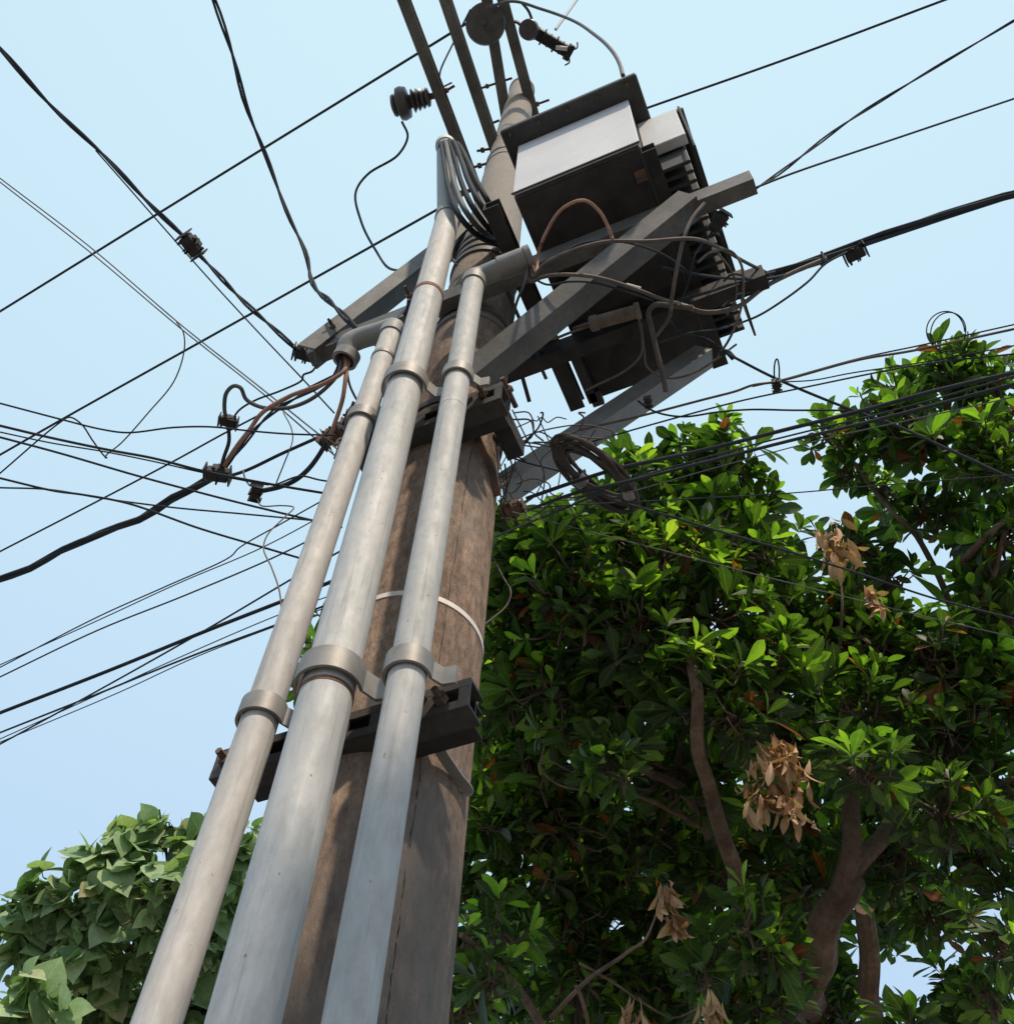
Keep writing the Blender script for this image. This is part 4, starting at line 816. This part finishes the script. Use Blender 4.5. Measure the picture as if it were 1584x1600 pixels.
# --- right-hand trees
TA = [(800, 850, 4.9, 60), (860, 850, 4.7, 80), (930, 830, 5.0, 80), (1000, 790, 5.2, 80), (1075, 745, 5.3, 60), (1135, 735, 5.2, 60), (1120, 680, 5.3, 30), (1060, 700, 5.3, 22), (965, 725, 5.2, 22),
      (1180, 812, 5.2, 50), (1130, 850, 4.9, 80), (1030, 880, 4.7, 90), (900, 940, 4.5, 100), (820, 950, 4.8, 70), (1195, 925, 5.0, 70), (1110, 960, 4.6, 90), (1000, 990, 4.4, 90),
      (800, 1060, 4.8, 80), (890, 1080, 4.6, 90), (1090, 1070, 4.2, 80), (1190, 1060, 4.4, 90), (970, 1110, 4.5, 70), (950, 1180, 4.1, 60), (830, 1180, 4.9, 80), (1150, 1120, 4.1, 60), (1230, 1150, 4.4, 70), (1060, 1200, 4.7, 80),
      (790, 1290, 4.9, 60), (880, 1290, 4.9, 90), (1000, 1300, 5.0, 90), (780, 1450, 3.9, 50), (770, 1530, 3.8, 50), (735, 1370, 5.0, 55), (730, 1470, 4.9, 55), (715, 1570, 4.7, 55), (755, 1240, 5.1, 45), (765, 1150, 5.2, 40), (1540, 1330, 5, 10), (890, 1400, 5.0, 90), (1010, 1420, 5.2, 80), (1120, 1330, 5.0, 80),
      (1170, 1440, 3.9, 60), (1230, 1500, 3.9, 50), (1100, 1500, 4.0, 50), (900, 1530, 5.0, 90), (1030, 1560, 4.9, 80), (1180, 1580, 4.4, 70), (485, 1010, 5.2, 22), (480, 1060, 5.3, 20), (500, 960, 5.6, 14)]
TB = [(1470, 590, 5.5, 50), (1540, 600, 5.4, 60), (1400, 610, 5.5, 40), (1495, 560, 5.5, 25), (1350, 660, 5.5, 50), (1290, 680, 5.5, 30), (1430, 680, 5.3, 70), (1530, 700, 5.0, 80), (1318, 728, 5.6, 32), (1375, 765, 5.6, 40),
      (1470, 800, 5.3, 60), (1560, 830, 4.9, 60), (1345, 850, 5.3, 42), (1290, 850, 5.2, 32), (1395, 905, 5.2, 42), (1335, 915, 5.1, 42), (1310, 965, 5.0, 50), (1530, 900, 4.9, 42), (1375, 985, 4.9, 55), (1560, 960, 4.8, 60), (1310, 1010, 4.8, 80), (1450, 1030, 4.7, 90), (1560, 1070, 4.7, 70),
      (1350, 1110, 4.5, 80), (1480, 1150, 4.6, 90), (1340, 1200, 4.0, 60), (1470, 1260, 4.2, 70), (1550, 1230, 4.4, 60), (1240, 1270, 4.8, 55), (1400, 1330, 4.8, 70), (1530, 1340, 4.6, 60), (1550, 1450, 3.9, 55), (1260, 1370, 5.0, 60),
      (1450, 1420, 5.2, 60), (1550, 1550, 4.2, 50), (1420, 1600, 3.8, 45), (1300, 1590, 4.8, 60), (1500, 1600, 4.4, 50), (1640, 700, 5.2, 80), (1650, 900, 5, 80), (1650, 1100, 4.8, 80), (1640, 1300, 4.6, 80), (1640, 1480, 4.4, 70)]
# deeper layers that close the crown
BK = []
for (x0, y0, x1, y1, d) in ((800, 900, 1240, 1600, 6.1), (1260, 1030, 1640, 1600, 6.2)):
    y = y0
    while y < y1:
        x = x0
        while x < x1:
            hx, hy = x + rng.uniform(-25, 25), y + rng.uniform(-25, 25)
            if not ((1350 < hx < 1440 and hy > 1440) or (1480 < hx < 1560 and 1400 < hy < 1520)): BK.append((hx, hy, d + rng.uniform(-.5, .5), 75, x0))
            x += 132
        y += 128
def tree(name, label, lobesL, backL, dens, root, seedlimbs):
    t = empty(name, root, label, 'tree', 'broadleaf trees on the right')
    O, D, N, Ls, T = rosettes(lobes_px(lobesL), dens)
    y1 = np.array(LIT_LEAF)
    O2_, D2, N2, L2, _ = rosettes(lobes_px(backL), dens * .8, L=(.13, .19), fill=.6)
    y2 = np.array(LIT_LEAF) & (rng.random(len(LIT_LEAF)) < .3)  # deeper layer gets fewer sun-painted leaves
    O, D, N, Ls, lit_leaf = np.concatenate([O, O2_]), np.concatenate([D, D2]), np.concatenate([N, N2]), np.concatenate([Ls, L2]), np.concatenate([y1, y2])
    k = ~lit_leaf; leaf_mesh('crown', 'obovate', O[k], D[k], N[k], Ls[k], 'leaf', t)
    leaf_mesh('sunlit_leaves', 'obovate', O[lit_leaf], D[lit_leaf], N[lit_leaf], Ls[lit_leaf] * .92, 'leaf_sunlit', t)
    twigs(T, t)
    for pts, r0, r1, nm in seedlimbs: limb(t, pts, r0, r1, nm)
    return t
rootA = PD(905, 1640, 6.0); gA = np.array([rootA[0], rootA[1], 0])
forkA = PD(890, 1560, 5.6)
tA = tree('broadleaf_tree', 'bushy broadleaf tree right behind the pole with hanging dry leaf clusters', TA, [q[:4] for q in BK if q[4] == 800], 60, gA, [
    ([gA, (gA + rootA) / 2 + np.array([.1, 0, 0]), rootA, forkA], .16, .085, 'trunk'),
    ([forkA, PD(850, 1400, 5.6), PD(830, 1250, 5.5), PD(820, 1080, 5.4), PD(850, 930, 5.2)], .06, .02, 'branch'),
    ([PD(1170, 1560, 5.2), PD(1155, 1400, 4.5), PD(1125, 1290, 4.25), PD(1095, 1190, 4.1), PD(1085, 1060, 4.05), PD(1075, 1000, 4.5), PD(1080, 850, 5.0)], .042, .014, 'branch'),
    ([PD(1150, 1390, 5.0), PD(1105, 1300, 4.8), PD(1060, 1230, 4.6), PD(990, 1200, 4.35), PD(950, 1190, 4.2)], .028, .012, 'branch'),
    ([PD(1090, 1290, 4.7), PD(1040, 1262, 4.5), PD(990, 1240, 4.3)], .012, .008, 'branch'),
    ([forkA, PD(1000, 1560, 5.6), PD(1120, 1570, 5.4), PD(1170, 1560, 5.2)], .08, .06, 'branch'),
    ([PD(720, 1460, 3.8), PD(765, 1500, 3.9), PD(810, 1545, 4.1), PD(850, 1610, 4.4), PD(890, 1660, 5.4)], .010, .022, 'branch'),
    ([PD(752, 1140, 5.0), PD(775, 1075, 5.0), PD(820, 1020, 5.0), PD(860, 1000, 5.0)], .022, .010, 'branch'),
    ([PD(820, 1100, 5.4), PD(775, 1110, 5.2), PD(752, 1140, 5.0)], .022, .020, 'branch'),
    ([PD(740, 1080, 5.3), PD(600, 1060, 5.4), PD(500, 1040, 5.4), PD(485, 1000, 5.3)], .012, .004, 'branch'),
    ([PD(860, 1590, 4.2), PD(920, 1530, 4.1), PD(985, 1485, 4.0), PD(1010, 1465, 4.0), PD(1030, 1410, 4.0)], .010, .003, 'dead_branch'),
    ([PD(905, 1505, 4.1), PD(950, 1530, 4.1), PD(1010, 1570, 4.0), PD(1050, 1590, 4.0), PD(1100, 1570, 3.9)], .006, .003, 'dead_branch'),
    ([PD(900, 1540, 4.1), PD(915, 1580, 4.1), PD(920, 1620, 4.1)], .008, .007, 'dead_branch'),
    ([PD(985, 1225, 4.25), PD(920, 1235, 4.1), PD(870, 1225, 4.1), PD(845, 1200, 4.1), PD(850, 1165, 4.1)], .005, .002, 'dead_branch'),
    ([PD(930, 1216, 4.2), PD(890, 1205, 4.1), PD(860, 1190, 4.1), PD(842, 1195, 4.1)], .004, .002, 'dead_branch'),
])
rootB = PD(1290, 1640, 5.6); gB = np.array([rootB[0] + .2, rootB[1], 0])
tB = tree('broadleaf_tree', 'taller broadleaf tree at far right with orange leaves and crown rising into sky', TB, [q[:4] for q in BK if q[4] == 1260], 58, gB, [
    ([gB, (gB + rootB) / 2, rootB, PD(1262, 1560, 4.7), PD(1280, 1480, 4.4), PD(1325, 1370, 4.35)], .12, .058, 'trunk'),
    ([PD(1290, 1450, 4.37), PD(1322, 1370, 4.36), PD(1330, 1250, 4.5), PD(1325, 1120, 4.8), PD(1340, 1000, 4.9), PD(1330, 930, 5.1)], .05, .02, 'branch'),
    ([PD(1285, 1455, 4.38), PD(1325, 1372, 4.4), PD(1420, 1250, 4.8), PD(1480, 1100, 5.2), PD(1500, 900, 5.3), PD(1475, 740, 5.4), PD(1480, 620, 5.5)], .045, .018, 'branch'),
    ([PD(1490, 960, 5.2), PD(1440, 850, 5.3), PD(1380, 785, 5.4), PD(1330, 720, 5.5)], .018, .007, 'branch'),
    ([PD(1500, 880, 4.9), PD(1550, 830, 4.8), PD(1600, 790, 4.8)], .02, .012, 'branch'),
    ([PD(1490, 1020, 4.8), PD(1540, 930, 4.8), PD(1570, 830, 4.8)], .02, .010, 'branch'),
    ([PD(1330, 1200, 4.7), PD(1430, 1330, 5.0), PD(1530, 1330, 4.8)], .02, .012, 'branch'),
    ([PD(1362, 1640, 5.8), PD(1358, 1540, 5.8), PD(1352, 1420, 5.6)], .07, .05, 'branch'),
    ([PD(1300, 1100, 4.7), PD(1315, 960, 4.7), PD(1310, 880, 4.8)], .009, .005, 'branch'),
])
# dry hanging clusters
def dead_cluster(parent, px, py, D, wpx, hpx, n, label):
    c = PD(px, py, D); s = D / FPX; O = []; Dd = []; Nn = []; Ll = []
    X = ROT[:, 0]; Y = ROT[:, 1]
    for _ in range(int(n * 2)):
        a, b_ = rng.uniform(-1, 1), rng.uniform(-1, 1)
        O.append(c + X * a * wpx / 2 * s * .8 + ZZ * b_ * hpx / 2 * s * .9 / .6 + rng.normal(size=3) * wpx * s * .12); Dd.append(np.array([0, 0, -1.0]) + rng.normal(size=3) * .22)
        Nn.append(rng.normal(size=3)); Ll.append(rng.uniform(.055, .105))
    o = leaf_mesh('dead_leaf_cluster', 'obovate', np.array(O), np.array(Dd), np.array(Nn), np.array(Ll), 'leaf_dead', parent, curl=.7, wid=.85); o['label'] = label; return o
dead_cluster(tB, 1305, 850, 4.55, 50, 70, 34, 'pale dry leaf cluster below the sky gap')
dead_cluster(tB, 1363, 930, 4.5, 22, 30, 12, 'small pale dry leaf cluster')
dead_cluster(tA, 1215, 1175, 3.95, 70, 40, 45, 'wide brown dry leaf cluster')
dead_cluster(tA, 1205, 1235, 3.9, 100, 40, 55, 'wide brown dry leaf cluster, lower half')
dead_cluster(tA, 1040, 1392, 3.9, 26, 24, 14, 'small dry leaf cluster on a bare twig')
dead_cluster(tA, 1054, 1435, 3.9, 20, 24, 12, 'small dry leaf cluster on a bare twig')
dead_cluster(tA, 985, 1585, 3.8, 40, 36, 20, 'dry leaf cluster at the bottom edge')
dead_cluster(tA, 1108, 1578, 3.7, 44, 40, 20, 'large pale dry leaf cluster at the bottom edge')

# --- pale tree at the lower left
TC = [(40, 1450, 9, 55), (100, 1400, 9, 60), (170, 1370, 9, 60), (215, 1320, 9.1, 50), (265, 1290, 9.2, 38), (330, 1300, 9.2, 40), (380, 1330, 9.2, 60), (300, 1370, 8.8, 70), (220, 1410, 8.8, 70), (130, 1460, 8.8, 70),
      (60, 1500, 9, 50), (200, 1500, 9.2, 80), (290, 1470, 9.2, 80), (370, 1440, 9.4, 80), (130, 1560, 9.4, 70), (230, 1590, 9.4, 80), (330, 1570, 9.6, 80), (410, 1560, 9.8, 80), (420, 1420, 9.8, 70), (60, 1640, 9.4, 80), (200, 1680, 9.4, 90), (340, 1670, 9.4, 90)]
TCn = [(50, 1550, 6.2, 48), (100, 1590, 6.2, 30), (15, 1600, 6.2, 50), (170, 1610, 6.6, 30)]
rC = PD(260, 1660, 9.4); gC = np.array([rC[0], rC[1], 0])
def pale(label, L, dens, ll, root, limbs):
    t = empty('broadleaf_tree', root, label, 'tree', 'pale large-leaved trees on the left')
    O, D, N, Ls, T = rosettes(lobes_px(L), dens, per=(4, 6), L=ll, up=.35, spread=(50, 110), fill=.45)
    D = D * .9 + np.array([.05, -.05, -.30]) + rng.normal(size=D.shape) * .25; N = N * .8 + np.array([.15, -.75, .45]) * .9
    leaf_mesh('crown', 'round', O, D, N, Ls, 'leaf_pale', t, curl=.3); twigs(T, t, .006)
    for pts, r0, r1, nm in limbs: limb(t, pts, r0, r1, nm)
    return t
pale('pale round-leaved tree rising at lower left behind the conduits', TC, 25, (.11, .25), gC, [
    ([gC, (gC + rC) / 2, rC, PD(270, 1560, 9.2)], .16, .08, 'trunk'), ([PD(270, 1560, 9.2), PD(300, 1450, 9.2), PD(330, 1350, 9.2)], .07, .02, 'branch'),
    ([PD(270, 1560, 9.2), PD(200, 1480, 9.1), PD(120, 1430, 9)], .06, .02, 'branch'), ([PD(290, 1500, 9.2), PD(270, 1400, 9.1), PD(250, 1265, 9.2)], .03, .008, 'branch')])
rD = PD(-60, 1750, 6.2); gD = np.array([rD[0], rD[1], 0])
pale('nearer pale sapling poking into the bottom left corner', TCn, 18, (.15, .24), gD, [
    ([gD, (gD + rD) / 2, rD, PD(0, 1640, 6.2)], .05, .02, 'trunk'), ([PD(0, 1640, 6.2), PD(50, 1580, 6.2), PD(70, 1540, 6.2)], .018, .006, 'branch')])

# --- the tree at the roadside behind the photographer; its overhang shades the foot of the pole
SP = np.array([.30, 1.40, 1.95]) + np.array(S) * 4.0
def LW(L): return [(np.array(c, float), r) for c, r in L]
t = empty('broadleaf_tree', (SP[0] + .9, SP[1] - 1.3, 0), 'broadleaf tree overhanging from behind on the right, shading the pole foot', 'tree', 'broadleaf trees on the right')
sx_ = nrm(np.cross(np.array(S), ZZ)); sy_ = np.cross(sx_, np.array(S))
LBS = [(SP + sx_ * a * -1 + sy_ * b_, .32) for a, b_ in ((.0, .0), (-.35, .1), (.35, .25), (-.1, .42), (.3, -.3), (-.3, -.35), (.75, .1), (.8, .6), (.4, .7), (0, -.7), (.7, -.5), (-.45, -.7), (.9, -.1), (-.2, -.05), (.2, .1), (.1, -.5))]
O, D, N, Ls, T = rosettes(LW(LBS), 110)
leaf_mesh('crown', 'obovate', O, D, N, Ls, 'leaf', t); twigs(T, t)
tb = np.array([SP[0] + .9, SP[1] - 1.3, 0])
limb(t, [tb, tb + np.array([0, 0, 2.0]), tb + np.array([-.2, .3, 3.4]), SP + np.array([0, 0, -.1])], .15, .05, 'trunk')
